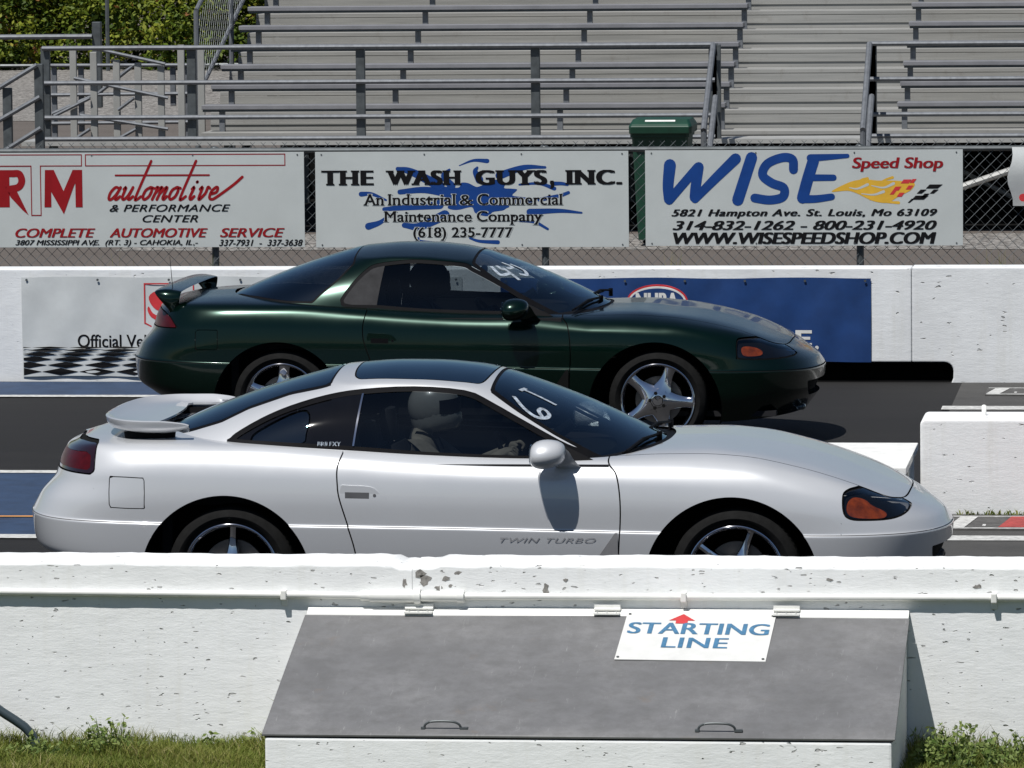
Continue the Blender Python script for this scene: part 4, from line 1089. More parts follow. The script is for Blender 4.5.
def cloth(z0, z1):
    def f(p):
        q = (p[2]-z0)/(z1-z0); return (p[0], YBN-.004*math.sin(9*p[0]+2.3*q)*(.4+.6*math.sin(math.pi*q))-.003*math.sin(17*p[0]-6*q)-.0022+(p[1]-YT), p[2])
    return f
CW, CB = cloth(.040, .764), cloth(.150, .752)
def on_cloth(m, f): m.V = [f(v) for v in m.V]; return m
ob = banner('banner', at(22, 300, YF).x, -5.30, .040, .764, MT['banner_white'], 'white banner with a checkered foot and an official vehicle line behind the green tail', 1)
xa, xb_ = at(78, 338, YF).x, at(148, 338, YF).x
lettering('Official Vehicle', xa, xa+(xb_-xa)*1.36, .252, .345, YT, MT['ink'], ob, .02, 0, 1, CW)
m = MB(); z0 = .048; xL_ = at(22, 340, YF).x+.012; pitch = .272
for row, h in enumerate((.052, .046, .040, .032, .024, .016)):
    zc = z0+h*.5; z0 += h
    for c in range(-2, 14):
        xc = xL_+c*pitch+.04*row; hw = pitch*.5
        if xc+hw < xL_+.02 or xc+hw > -5.33: continue
        if xc-hw < xL_:
            if xc < xL_: f = (xc+hw-xL_)/hw; pts = [(xL_, zc-h*.5*f), (xL_, zc+h*.5*f), (xc+hw, zc)]
            else: f = 1-(xc-xL_)/hw; pts = [(xL_, zc-h*.5*f), (xL_, zc+h*.5*f), (xc, zc+h*.5), (xc+hw, zc), (xc, zc-h*.5)]
        else: pts = [(xc-hw, zc), (xc, zc+h*.5), (xc+hw, zc), (xc, zc-h*.5)]
        m.poly([(px_, YT-.00008*(row*14+c), pz) for px_, pz in pts])
on_cloth(m, CW).build('checkers', MT['ink'], ob)
def outline(m, pts, w, y, closed=True):
    n = len(pts)
    for i in range(n if closed else n-1):
        a, b = Vector(pts[i]), Vector(pts[(i+1) % n]); d = (b-a).normalized(); nn = Vector((-d.y, d.x))*w/2; e = d*w/2
        m.poly([(p.x, y, p.y) for p in (a-e-nn, b+e-nn, b+e+nn, a-e+nn)]); y -= .0002
m = MB(); sx = at(145, 300, YF).x
outline(m, [(sx, .715), (sx+.36, .715), (sx+.36, .43), (sx+.18, .33), (sx, .43)], .010, YT)
for pts in ([(sx+.03, .62), (sx+.08, .66), (sx+.13, .64), (sx+.14, .56), (sx+.10, .52), (sx+.05, .56)], [(sx+.03, .55), (sx+.06, .50), (sx+.12, .47), (sx+.12, .44), (sx+.05, .47), (sx+.02, .52)]):
    m.poly([(x, YT, z) for x, z in spline(pts, 3, True)])
on_cloth(m, CW).build('shield', MT['bright_red'], ob)
xbr = at(871, 300, YF).x
bb = banner('banner', -5.02, xbr, .150, .752, MT['banner_blue'], 'deep blue banner with a red and white oval behind the green hood', 2)
ox, oz = at(657.5, 305, YF).x, .585; rw = (at(688, 300, YF).x-at(627, 300, YF).x)/2
def oval(m, cx, cz, a, b, y, n=40): m.poly([(cx+a*math.cos(t), y, cz+b*math.sin(t)) for t in np.linspace(0, 2*math.pi, n, endpoint=False)])
m = MB(); oval(m, ox, oz, rw, .122, YT-.001); on_cloth(m, CB).build('oval_edge', MT['bright_red'], bb)
m = MB(); oval(m, ox, oz, rw*.94, .108, YT-.005); on_cloth(m, CB).build('oval_line', MT['sign2'], bb)
m = MB(); oval(m, ox, oz, rw*.88, .094, YT-.009); on_cloth(m, CB).build('oval_field', MT['banner_blue'], bb)
lettering('NHRA', ox-rw*.70, ox+rw*.70, oz-.058, oz+.062, YT-.013, MT['sign2'], bb, .05, 0, 1, CB)
ex0, ex1 = at(795.5, 330, YF).x, at(812, 330, YF).x
m = MB()
for a, b, c, d in ((0, .35, 0, 1), (.35, 1, 0, .2), (.35, .9, .41, .59), (.35, 1, .8, 1)):
    m.poly([(ex0+(ex1-ex0)*u, YT-.001, .262+.115*v) for u, v in ((a, c), (b, c), (b, d), (a, d))])
oval(m, ex1+.035, .252, .014, .014, YT-.001, 12)
on_cloth(m, CB).build('lettering', MT['sign2'], bb)

# ------------------------------------------------------------------ fence with its signs
YFE = 44.0
fx0, fx1 = -13.2, 4.2
fence = empty('chain_link_fence', (-4.5, YFE, 0), 'low chain link fence behind the far barrier carrying the boards', 'fence')
def fp(m_, name, mat, **k):
    o_ = m_.build(name, mat, fence, **k); o_.location = (4.5, -YFE, 0); return o_
m = MB(); m.tube([(fx0, YFE, 1.556), (fx1, YFE, 1.546)], .021, 8); fp(m, 'top_rail', MT['galv_dark'], smooth=True)
for px in (-115, 215, 545, 860, 1180):
    x = at(px, 250, YFE).x; m = MB(); m.tube([(x, YFE+.03, -.02), (x, YFE+.03, 1.56)], .028, 8); blob(m, (x, YFE+.03, 1.565), (.034, .034, .02), 6); fp(m, 'post', MT['galv_dark'], smooth=True)
m = MB(); sp = .083; Hh = 1.585
def wire(m, a, b, r=.0024):
    a, b = Vector(a), Vector(b); d = (b-a).normalized(); u = d.cross(Vector((0, 1, 0))).normalized()*r; v = Vector((0, 1, 0))*r; i = len(m.V)
    for p in (a, b): m.V += [tuple(p+u), tuple(p-u*.5+v*.87), tuple(p-u*.5-v*.87)]
    m.F += [(i, i+1, i+4, i+3), (i+1, i+2, i+5, i+4), (i+2, i, i+3, i+5)]
x = fx0-Hh
while x < fx1:
    for sgn in (1, -1):
        a = (x, 0.0) if sgn > 0 else (x+Hh, 0.0); b = (x+Hh+.05, Hh+.05) if sgn > 0 else (x-.05, Hh+.05)
        if sgn > 0:
            t0 = max(0, fx0-x); t1 = min(Hh, fx1-x)
            if t1 > t0: wire(m, (x+t0, YFE-.003, t0), (x+t1+.015, YFE-.003, t1+.03))
        else:
            t0 = max(0, x+Hh-fx1); t1 = min(Hh, x+Hh-fx0)
            if t1 > t0: wire(m, (x+Hh-t0, YFE+.003, t0), (x+Hh-t1-.015, YFE+.003, t1+.03))
    x += sp
fp(m, 'mesh', MT['galv_dark'])

YS = YFE-.035
class Board:
    """sign board laid out in fractions of its visible rectangle"""
    def __init__(s, name, pxl, pxr, pyt, pyb, label, left=None):
        a, b = at(pxl, pyt, YS), at(pxr, pyb, YS); s.p = (pxl, pxr, pyt, pyb); s.a = a; s.b = b
        xl = a.x if left is None else at(left, pyt, YS).x
        m = MB(); m.box(xl, b.x, YS, YS+.008, b.z, a.z)
        s.o = m.build(name, MT['sign'], bevel=.001); tag(s.o, label, 'sign', 'advertising boards on the fence')
        for fx in (.02, .35, .66, .98):
            for z in (a.z-.02, b.z+.02): g = MB(); g.tube([(xl+(b.x-xl)*fx, YS, z), (xl+(b.x-xl)*fx, YS-.004, z)], .006, 6); g.build('fixing', MT['galv_dark'], s.o)
    def X(s, px): return s.a.x+(px-s.p[0])/(s.p[1]-s.p[0])*(s.b.x-s.a.x)
    def Z(s, py): return s.a.z+(py-s.p[2])/(s.p[3]-s.p[2])*(s.b.z-s.a.z)
    def text(s, body, x0, x1, y0, y1, mat, bold=0., shear=0., space=1., serif=0.):
        lettering(body, s.X(x0), s.X(x1), s.Z(y1), s.Z(y0), YS-.003, mat, s.o, bold*2.2, shear, space, None, serif)
    def poly(s, m, pts, y=YS-.0015): m.poly([(s.X(a), y, s.Z(b)) for a, b in pts])
    def stroke(s, m, pts, w, y=YS-.0015, taper=(1, 1), n=6):
        P = [Vector((s.X(a), s.Z(b))) for a, b in spline(pts, n)] if len(pts) > 2 else [Vector((s.X(a), s.Z(b))) for a, b in pts]
        k = len(P); rows = []
        for i, p in enumerate(P):
            d = (P[min(i+1, k-1)]-P[max(i-1, 0)]).normalized(); nn = Vector((-d.y, d.x)); f = i/(k-1); ww = w*(taper[0]*(1-f)+taper[1]*f)/2*abs(s.b.x-s.a.x)/abs(s.p[1]-s.p[0])
            rows.append([(p.x-nn.x*ww, y, p.y-nn.y*ww), (p.x+nn.x*ww, y, p.y+nn.y*ww)])
        m.grid(rows)
        for e, t in ((P[0], taper[0]), (P[-1], taper[1])):
            ww = w*t/2*abs(s.b.x-s.a.x)/abs(s.p[1]-s.p[0])
            m.poly([(e.x+ww*math.cos(q), y-.00002, e.y+ww*math.sin(q)) for q in np.linspace(0, 2*math.pi, 12, endpoint=False)])
# 1: automotive workshop board
B = Board('sign_board', 0, 305, 153, 247, 'white board with dark red script and capitals on the fence', -22)
m = MB()
for pts in ([(2, 170), (15, 170), (15, 177), (9, 177), (9, 207), (-4, 207), (-4, 170)], [(5, 187), (14, 186), (28, 215), (22, 210), (10, 197)]): B.poly(m, pts)
B.stroke(m, [(12, 173.5), (19, 174), (21.5, 181), (18, 187), (9, 189)], 7.0, YS-.0018)
B.poly(m, [(45, 170), (54, 170), (63.5, 191), (63.5, 214), (45, 181)], YS-.0016); B.poly(m, [(45, 170), (51, 170), (51, 207), (44, 207)], YS-.002)
B.poly(m, [(63.5, 214), (63.5, 191), (73, 170), (82, 170), (74, 186)], YS-.0022); B.poly(m, [(75.5, 170), (82.5, 170), (82.5, 207), (75.5, 207)], YS-.0024)
m.build('lettering', MT['red'], B.o)
m = MB()
def box_line(pts, w=.9):
    outline(m, [(B.X(a), B.Z(b)) for a, b in pts], w*.0078, YS-.0015)
box_line([(-20, 155), (82, 155), (82, 166), (40.5, 166), (40.5, 215), (31, 215), (31, 166), (-20, 166)]); box_line([(86, 155), (286, 155), (286, 166), (86, 166)])
m.build('border', MT['red'], B.o)
m = MB(); sh = .33
def L(strokes, w=2.8):
    for st in strokes: B.stroke(m, st, w, YS-.0019-random.random()*.0004, n=5)
base = 199.5
def letter(ch, x):
    q = lambda u, v: (x+u+v*.42, base-v)                     # slanted pen: v up
    if ch == 'a': L([[q(8, 11), q(4, 12), q(1, 7), q(1.5, 1), q(4, 0), q(7, 4), q(9, 11)], [q(9, 12), q(7.6, 2), q(9.5, 0), q(12, 3)]])
    if ch == 'u': L([[q(0, 10), q(1.5, 12), q(1.5, 3), q(3.5, 0), q(6.5, 3), q(8.5, 11)], [q(8.5, 12), q(7.6, 2), q(9.5, 0), q(12, 3)]])
    if ch == 't': L([[q(2.2, 38), q(1, 3), q(3, 0), q(6, 3)]], 2.6)
    if ch == 'o': L([[q(5, 12), q(1.5, 9), q(1, 3), q(3.5, 0), q(7, 3), q(7.5, 9), q(5, 12), q(9, 11)]])
    if ch == 'm': L([[q(0, 11), q(1.5, 12), q(.5, 0)], [q(1, 6), q(5, 12), q(6, 10), q(5.2, 0)], [q(6, 6), q(10, 12), q(11, 10), q(10.4, 2), q(12, 0), q(14, 3)]])
    if ch == 'i': L([[q(0, 10), q(1.5, 12), q(1, 2), q(3, 0), q(5, 3)]]); L([[q(2.2, 17), q(2.5, 17.5)]], 2.8)
    if ch == 'v': L([[q(0, 10), q(1.8, 12), q(2.2, 2), q(3.5, 0), q(7, 6), q(7.2, 12), q(9.5, 11)]])
    if ch == 'e': L([[q(1, 5), q(6, 7), q(6, 11), q(4, 12), q(1, 8), q(1.2, 2), q(4, 0), q(8, 2), q(20, 14), q(26, 22)]])
for ch, x in (('a', 107), ('u', 120), ('t', 134), ('o', 141), ('m', 152), ('o', 167.5), ('t', 179), ('i', 188.5), ('v', 196.5), ('e', 208)): letter(ch, x)
B.stroke(m, [(116, 175.5), (210, 175.5)], 1.6, YS-.0026)
m.build('script', MT['red'], B.o)
B.text('& PERFORMANCE', 109.5, 231, 204.5, 211.5, MT['ink'], .012, .3, 1.05); B.text('CENTER', 142.5, 198.5, 215, 222, MT['ink'], .012, .3, 1.05)
B.text('COMPLETE', 14, 95, 228, 237, MT['red'], .025, .28); B.text('AUTOMOTIVE', 109, 208, 228, 237, MT['red'], .025, .28); B.text('SERVICE', 220, 285, 228, 237, MT['red'], .025, .28)
B.text('3807 MISSISSIPPI AVE.  (RT. 3) - CAHOKIA, IL -', 14, 198, 239.5, 246.2, MT['ink'], .015, .28); B.text('337-7931  -  337-3638', 219, 303, 239.5, 245.6, MT['ink'], .015, .28)
# 2: washing company board
B = Board('sign_board', 315, 629, 152, 247, 'white board with a blue splash behind black lettering on the fence')
m = MB(); cx_, cy_ = 481, 198
r = random.Random(5); pts = []
for i in range(44):
    a = 2*math.pi*i/44; k = 1+.16*math.sin(5*a+1)+.17*math.sin(9*a)+r.uniform(-.08, .08)
    pts.append((cx_+41*k*math.cos(a), cy_+14.5*k*math.sin(a)))
B.poly(m, spline(pts, 3, True), YS-.0006); ysp = YS-.0007
for st, w, tp in (([(460, 166), (474, 161), (488, 161.5)], 4.5, (.2, 1)), ([(500, 176), (525, 168), (546, 168)], 5, (1.6, .5)), ([(520, 185), (540, 184), (555, 189)], 4, (.5, 1)), ([(361, 194), (372, 194), (386, 200)], 5, (1, .4)), ([(400, 192), (425, 190), (450, 194)], 5, (1, 1.6)), ([(384, 209), (410, 207), (440, 205)], 4, (1, 2)),
                 ([(368, 226), (380, 222), (390, 214)], 7, (1, .3)), ([(404, 225), (420, 226), (445, 215)], 5, (1, 2)), ([(418, 238), (420, 241), (433, 243)], 4, (.6, 1)), ([(470, 238), (480, 241), (498, 242)], 4, (.5, 1)), ([(530, 212), (560, 211), (582, 213)], 3.2, (2, .6)), ([(520, 220), (535, 222), (548, 229)], 4, (1, .6)), ([(450, 170), (444, 176), (452, 186)], 4, (.6, 2)), ([(398, 169), (412, 172), (440, 186)], 5, (.8, 2)), ([(540, 200), (560, 196), (569, 193)], 4, (1, .8)), ([(480, 180), (476, 172), (478, 168)], 4, (2, .6)), ([(555, 184), (562, 184), (568, 185)], 4, (1, .7))):
    ysp -= .00005; B.stroke(m, st, w*1.0, ysp, tp)
m.build('splash', MT['blue'], B.o)
for w_, a_, b_ in (('THE', 321, 374), ('WASH', 386, 462), ('GUYS', 476, 548), ('INC.', 566, 623)): B.text(w_, a_, b_, 170.5, 185, MT['ink'], .052, 0, 1.14, .05)
B.text(',', 550.5, 555, 181, 189, MT['ink'], .05)
def serif_line(body, x0, x1, y0, y1):
    lettering(body, B.X(x0-.8), B.X(x1+.8), B.Z(y1+.3), B.Z(y0-.3), YS-.0021, MT['sign'], B.o, .10, 0, 1.05, None, .05)
    B.text(body, x0, x1, y0, y1, MT['ink'], .016, 0, 1.05, .03)
for body, x0, x1, y0, y1 in (('An', 363.5, 384, 194, 205), ('Industrial', 388, 456, 194, 205), ('&', 460, 473, 195, 205), ('Commercial', 478, 563, 194, 205), ('Maintenance', 384, 472, 211, 221.5), ('Company', 477, 543, 211, 224.5), ('(618) 235-7777', 413, 513, 227, 240)): serif_line(body, x0, x1, y0, y1)
# 3: speed shop board
B = Board('sign_board', 645, 963, 150.5, 245.5, 'white board with big blue brush lettering and a yellow flame on the fence')
m = MB()
def ww(st, w, tp=(1, 1)): B.stroke(m, st, w, YS-.0015-random.random()*.0006, tp)
ww([(670, 165), (668, 185), (668.5, 199)], 11, (1.1, .9)); ww([(669, 200), (683, 184), (698, 167)], 9, (1, 1)); ww([(699, 167), (696, 185), (695, 197)], 11, (.9, 1)); ww([(695, 199), (714, 180), (736, 159)], 10, (.8, 1.1))
ww([(752, 158), (744, 182), (738, 200)], 11.5, (1, 1))
ww([(794, 170), (793, 160), (783, 158), (768, 164), (763, 175), (772, 183), (784, 188), (783, 197), (770, 200), (755, 198)], 10, (.9, .9))
ww([(814, 161), (808, 180), (803, 198)], 11.5); ww([(811, 158.5), (830, 157.5), (848, 156.5)], 7, (1.1, .6)); ww([(808, 178), (820, 178), (834, 178)], 7, (1, .9)); ww([(802, 199), (816, 199), (832, 197)], 8.5, (1, .8))
m.build('brush_lettering', MT['blue'], B.o)
B.text('Speed Shop', 852.5, 943.5, 158, 172, MT['red'], .02, .15)
B.text('5821 Hampton Ave. St. Louis, Mo 63109', 671, 937.5, 209, 218, MT['ink'], .03, .3, 1.1); B.text('314-832-1262 - 800-231-4920', 672, 937, 220.5, 229.5, MT['ink'], .035, .3); B.text('WWW.WISESPEEDSHOP.COM', 672.5, 936.5, 232, 243.5, MT['ink'], .04, .2)
m = MB()
fl = [(832, 192), (842, 186), (855, 181), (868, 180), (878, 181), (893, 181), (905, 182), (915, 184), (912, 190), (905, 194), (897, 198), (888, 203), (876, 202), (866, 198), (858, 194), (848, 191)]
B.poly(m, spline(fl, 4, True), YS-.0012)
for st in ([(838, 191), (860, 186), (875, 190)], [(856, 184), (862, 180), (868, 179)], [(880, 183), (886, 180), (893, 178)], [(870, 200), (884, 202), (899, 203)]): B.stroke(m, st, 2.4, YS-.0011, (.3, 1.2))
m.build('flame', MT['yellow'], B.o)
m = MB()
for st in ([(850, 188), (858, 189), (868, 185)], [(872, 186), (884, 188), (894, 184)], [(862, 194), (874, 195), (884, 192)]): B.stroke(m, st, 2.6, YS-.0019, (.3, 1.1))
m.build('flame_gap', MT['sign'], B.o)
mr, mk = MB(), MB()
for k, (x, y, w) in enumerate(((901, 180, 11), (893, 187, 9), (906, 186, 8), (897, 193, 8), (890, 191, 7), (910, 179.5, 7))):
    B.poly(mr, [(x, y+4), (x+3, y), (x+w, y), (x+w-3, y+4)], YS-.0021)
for k, (x, y, w) in enumerate(((926, 185, 17), (917, 190, 10), (912, 196, 17), (921, 194, 9), (930, 190, 9), (908, 199, 7))):
    B.poly(mk, [(x, y+4), (x+4, y), (x+w, y), (x+w-5, y+4)], YS-.0021)
mr.build('red_checks', MT['bright_red'], B.o); mk.build('black_checks', MT['ink'], B.o)
# 4: loose white panel at the right end
a, b = at(1012, 147, YS-.02), at(1014, 206, YS-.02); m = MB(); rows = []
for i in range(16):
    f = i/15; rows.append([(a.x+.06*(1-f)*(j/8-.5)*0+f*1.4-.02*math.sin(j/8*3)*(1-f)+.015*math.sin(j*1.1), YS-.03-.03*math.sin(f*5+j*.5), a.z+(b.z-a.z)*j/8) for j in range(9)])
m.grid(rows); o = m.build('vinyl_sheet', MT['banner_white'], smooth=True); tag(o, 'curling white vinyl sheet with a red mark at the right end of the fence', 'banner')
m = MB(); oval(m, at(1022, 197, YS).x+.01, at(1022, 197, YS).z, .03, .03, YS-.075, 14); m.build('red_mark', MT['bright_red'], o)

# ------------------------------------------------------------------ bleachers
bl = empty('bleachers', (-5, 60, 0), 'grey aluminium bleachers with seven rows of benches behind the fence', 'bleachers')
def bpart(m_, name, mat, **k):
    o_ = m_.build(name, mat, bl, **k); o_.location = (5, -60, 0); return o_
NR = 8; RUN, RISE = .60, .186
blocks = ((-10.22, -4.82), (-3.07, 4.5))
for k in range(NR):
    Y, z = 59.0+RUN*k, 1.262+RISE*k
    fbz = z-.275
    for (x0, x1) in blocks:
        m = MB(); m.box(x0, x1, Y, Y+.235, z-.046, z)
        bpart(m, 'bench', MT['bench'], bevel=.006)
        m = MB(); m.box(x0+.01, x1-.01, Y+.015, Y+.22, z-.070, z-.047); bpart(m, 'bench_shade_strip', MT['galv_dark'])  # dark strip added to read as the shadow under the bench
    m = MB(); m.box(-10.20, 4.5, Y-.15, Y+.12, fbz-.045, fbz); bpart(m, 'footboard', MT['boards'], bevel=.005)
    m = MB(); m.box(-10.20, 4.5, Y+.135, Y+.42, fbz-.045, fbz-.002); bpart(m, 'footboard', MT['boards'], bevel=.004)
    m = MB(); m.box(-10.20, 4.5, Y+.430, Y+.446, fbz-.06, fbz+RISE-.048); m.box(-10.20, 4.5, Y+.418, Y+.429, fbz+.055, fbz+.072); bpart(m, 'riser', MT['boards'])
    for xs in (-10.02, -8.30, -6.52, -4.86, -3.0, -1.2, .6, 2.4):
        sup = MB(); sup.box(xs-.028, xs+.028, Y+.07, Y+.13, fbz-.05, z-.041); sup.box(xs-.05, xs+.05, Y+.03, Y+.2, z-.055, z-.041)
        bpart(sup, 'bench_support', MT['galv'])
m = MB(); m.box(-11.90, 4.5, 57.98, 58.62, .90, .945); bpart(m, 'platform', MT['alu'])
for xs in np.arange(-11.6, 4.5, 1.8):
    m = MB(); m.box(xs-.04, xs+.04, 58.10, 58.18, -.02, .90)
    if xs > -10.3: m.prism([(xs-.03, 58.7, .62), (xs-.03, 64, 2.05), (xs-.03, 64, 2.15), (xs-.03, 58.7, .70)], (.06, 0, 0)); m.box(xs-.04, xs+.04, 63.2, 63.28, -.02, 1.95)
    bpart(m, 'frame', MT['galv_dark'])
m = MB(); a, b = at(950, 191, 57.7), at(1000, 174, 57.7); m.tube([a, b, b+(b-a)*3], .035, 8); bpart(m, 'strut', MT['alu'], smooth=True); m = MB(); a2, b2 = at(960, 170, 60), at(1010, 196, 60); m.tube([a2, b2+(b2-a2)], .025, 8); bpart(m, 'strut', MT['alu'], smooth=True)
m = MB(); m.box(-10.2, 4.5, 64.0, 64.05, -.02, 2.3); m.box(-10.2, 4.5, 58.66, 64.0, .0, .004); bpart(m, 'underside_shade', MT['matt_black'])  # black back wall and floor sheet added as the shade under the benches
# steps up to the aisle
for i in range(4):
    m = MB(); m.box(-4.75, -3.30, 56.9+.27*i, 57.16+.27*i, .19*i+.14, .19*i+.18); bpart(m, 'step', MT['alu_dull'])
def rail(name, label, posts, rails, Y, group, post_mat=None, extra=None, rr=.024, pr=(.045, .035)):
    x = posts[0][0]; r_ = empty(name, (x, Y, 0), label, 'railing', group)
    for (px_, z0, z1) in posts:
        m_ = MB(); m_.box(px_-pr[0], px_+pr[0], Y+.03, Y+.03+2*pr[1], z0, z1); o_ = m_.build('post', post_mat or MT['galv_dark'], r_, bevel=.008); o_.location = (-x, -Y, 0)
    for pts_ in rails:
        m_ = MB(); m_.tube(pts_, rr, 8); o_ = m_.build('rail', MT['galv'], r_, smooth=True); o_.location = (-x, -Y, 0)
    return r_
gp = 'railings of the bleachers'
def PX(px, Y=58): return at(px, 100, Y).x
def hz(y_, Y=58): return at(500, y_, Y).z
zs = [hz(45.8), hz(81), hz(116), hz(137.5)]
rail('guard_railing', 'long grey pipe railing along the front of the bleachers, left of the aisle', [(PX(p), .945, zs[0]+.01) for p in (45, 191, 360, 535, 713)],
     [[(PX(43), 58, z), (PX(715), 58, z)] for z in zs], 58, gp)
rail('guard_railing', 'grey pipe railing along the front of the bleachers, right of the aisle', [(PX(872), .945, zs[0]+.01), (1.0, .945, zs[0]), (3.9, .945, zs[0])],
     [[(PX(870), 58, z), (4.4, 58, z)] for z in zs], 58, gp)
for px_, lab in ((714, 'short sloping stair railing at the left of the bleacher aisle beside the green bin'), (870, 'short sloping stair railing at the right of the bleacher aisle')):
    x = PX(px_)
    rail('stair_railing', lab, [(x+.02, .945, zs[0])], [[(x, 57.95, zs[0]), (x, 56.75, zs[0]-.80)], [(x+.02, 57.95, zs[0]-.52), (x+.02, 56.75, zs[0]-1.30)], [(x, 56.78, zs[0]-.78), (x, 56.78, .0)]], 58, gp, rr=.03)
# end guard of chain link running up the left flank
gd = empty('end_guard', (-10.40, 58.2, 0), 'chain link guard frame climbing the left end of the bleachers', 'fence'); xg = -10.40
def gpart(m_, name, mat, **k):
    o_ = m_.build(name, mat, gd, **k); o_.location = (10.40, -58.2, 0)
Yg0, Yg1 = 59.8, 65.2; zl = lambda Y: .85+(Y-58.3)*RISE/RUN; zt = lambda Y: zl(Y)+.90
for Y in (59.8, 62.0, 65.2):
    m = MB(); m.tube([(xg, Y, max(.0, zl(Y)-2.2)), (xg, Y, zt(Y))], .028, 8); gpart(m, 'post', MT['galv'], smooth=True)
for f in (zl, zt):
    m = MB(); m.tube([(xg, Yg0, f(Yg0)), (xg, Yg1, f(Yg1))], .024, 8); gpart(m, 'rail', MT['galv'], smooth=True)
m = MB()
for i in range(-9, 36):
    for sgn in (1, -1):
        y0 = Yg0+i*.17; pts = []
        for q in np.linspace(0, 1, 2): pts.append((y0+(0.9*q if sgn > 0 else -0.9*q), q))
        (ya, qa), (yb_, qb) = pts
        lo, hi = Yg0, Yg1
        def clipq(yv): return (yv-ya)/(yb_-ya)
        t0, t1 = 0., 1.
        for lim, up in ((lo, False), (hi, True)):
            pass
        ts = sorted((clipq(lo), clipq(hi))); t0, t1 = max(0, ts[0]), min(1, ts[1])
        if t1 > t0:
            A_ = ya+(yb_-ya)*t0; B_ = ya+(yb_-ya)*t1
            a, b = Vector((xg, A_, zl(A_)+.9*t0)), Vector((xg, B_, zl(B_)+.9*t1)); d = (b-a).normalized(); u = d.cross(Vector((1, 0, 0)))*.0016; v = Vector((.0016, 0, 0)); i0 = len(m.V)
            for p in (a, b): m.V += [tuple(p+u), tuple(p-u*.5+v), tuple(p-u*.5-v)]
            m.F += [(i0, i0+1, i0+4, i0+3), (i0+1, i0+2, i0+5, i0+4), (i0+2, i0, i0+3, i0+5)]
gpart(m, 'mesh', MT['galv_dark'])
# access ramp railings on the left, beyond the platform
def P3(px, py, Y): return tuple(at(px, py, Y))
def post(px, y0, y1, Y): p0, p1 = at(px, y0, Y), at(px, y1, Y); return (p0.x, p1.z, p0.z)
Yr = 61.0
rail('ramp_railing', 'grey rear railing of the access ramp with broad flat posts, left of the benches', [post(px, y0, y1, Yr) for px, y0, y1 in ((53, 66, 138), (80, 66, 132), (172, 66, 106), (187, 64, 140))],
     [[P3(50, 65.5, Yr), P3(188, 65, Yr)], [P3(50, 95, Yr), P3(188, 93.5, Yr)], [P3(50, 123.5, Yr), P3(188, 122, Yr)], [P3(52, 114, Yr), P3(92, 96, Yr)], [P3(95, 96, Yr), P3(134, 65, Yr)]], Yr, gp, MT['galv'], pr=(.03, .02), rr=.02)
Yr = 59.6
rail('ramp_railing', 'row of broad flat grey pickets with slanting braces on the access ramp', [post(px, y0, y1, Yr) for px, y0, y1 in ((92.5, 52, 139), (115.5, 60, 138), (137, 63, 138), (160, 66, 137), (180, 45, 141), (200, 46, 143), (72, 48, 138))],
     [[P3(97, 49, Yr), P3(165, 64, Yr)], [P3(74, 78, Yr), P3(168, 98, Yr)], [P3(80, 115, Yr), P3(168, 129, Yr)], [P3(54, 116, Yr), P3(90, 98, Yr)], [P3(118, 110, Yr), P3(134, 98, Yr)], [P3(78, 137, Yr), P3(90, 129, Yr)], [P3(118, 139, Yr), P3(136, 129, Yr)]], Yr, gp, MT['alu_dull'], pr=(.036, .02), rr=.018)
Yr = 57.2
rail('stair_railing', 'sloping grey stair railing at the far left edge, below the bushes', [post(37.5, 64, 152, Yr), post(6, 88, 152, Yr)],
     [[P3(-40, 112, Yr), P3(37, 65, Yr)], [P3(-40, 143, Yr), P3(40, 97, Yr)], [P3(-20, 166, Yr), P3(41, 128, Yr)]], Yr, gp)
Yr = 66.0
rail('gate_rail', 'single horizontal pipe rail with a capped round post in front of the bushes', [post(95.5, 22, 108, Yr)], [[P3(-60, 37.5, Yr), P3(92, 36.5, Yr)]], Yr, gp, pr=(.05, .05), rr=.03)

# ------------------------------------------------------------------ wheeled bin
Yb = 56.3; bx0, bx1 = at(634, 130, Yb).x, at(691, 130, Yb).x
zt_, zl_ = at(660, 120, Yb).z, at(660, 130, Yb).z
bn = empty('wheeled_bin', ((bx0+bx1)/2, Yb, 0), 'green wheeled bin with an overhanging lid behind the fence', 'bin'); cx_ = bn.location.x
m = MB(); hw = (bx1-bx0)/2; rows = []
for z, f, d in ((.06, .80, .22), (.3, .85, .24), (.8, .93, .28), (zl_-.06, .98, .30), (zl_-.055, 1.03, .33), (zl_, 1.03, .33)):
    rows.append([(sx*hw*f, sy*d, z) for sx, sy in ((-1, -.9), (-.92, -1), (.92, -1), (1, -.9), (1, .9), (.92, 1), (-.92, 1), (-1, .9))])
m.grid(rows, True); m.F.append(tuple(range(8))); m.build('bin_body', MT['bin'], bn)
m = MB(); rows = []
for z, f, d in ((zl_-.02, 1.09, .36), (zl_+.05, 1.10, .37), (zl_+.075, 1.06, .34), (zt_+.02, .98, .26)):
    rows.append([(sx*hw*f+.01, sy*d-.03, z) for sx, sy in ((-1, -.85), (-.93, -1), (.93, -1), (1, -.85), (1, .85), (.93, 1), (-.93, 1), (-1, .85))])
m.grid(rows, True); m.F.append(tuple(range(8))); m.F.append(tuple(len(m.V)-1-j for j in range(8))); ld = m.build('lid', MT['bin'], bn, bevel=.008)
m = MB(); m.poly([(-hw*.5, -.351, zl_+.082), (hw*.55, -.351, zl_+.082), (hw*.55, -.305, zl_+.112), (-hw*.5, -.305, zl_+.112)]); m.build('label', MT['sign2'], ld)
m = MB(); m.tube([(-hw*.8, .27, .1), (-hw*.65, .27, .1)], .1, 16); m.tube([(hw*.65, .27, .1), (hw*.8, .27, .1)], .1, 16); m.build('wheel', MT['rubber'], bn)

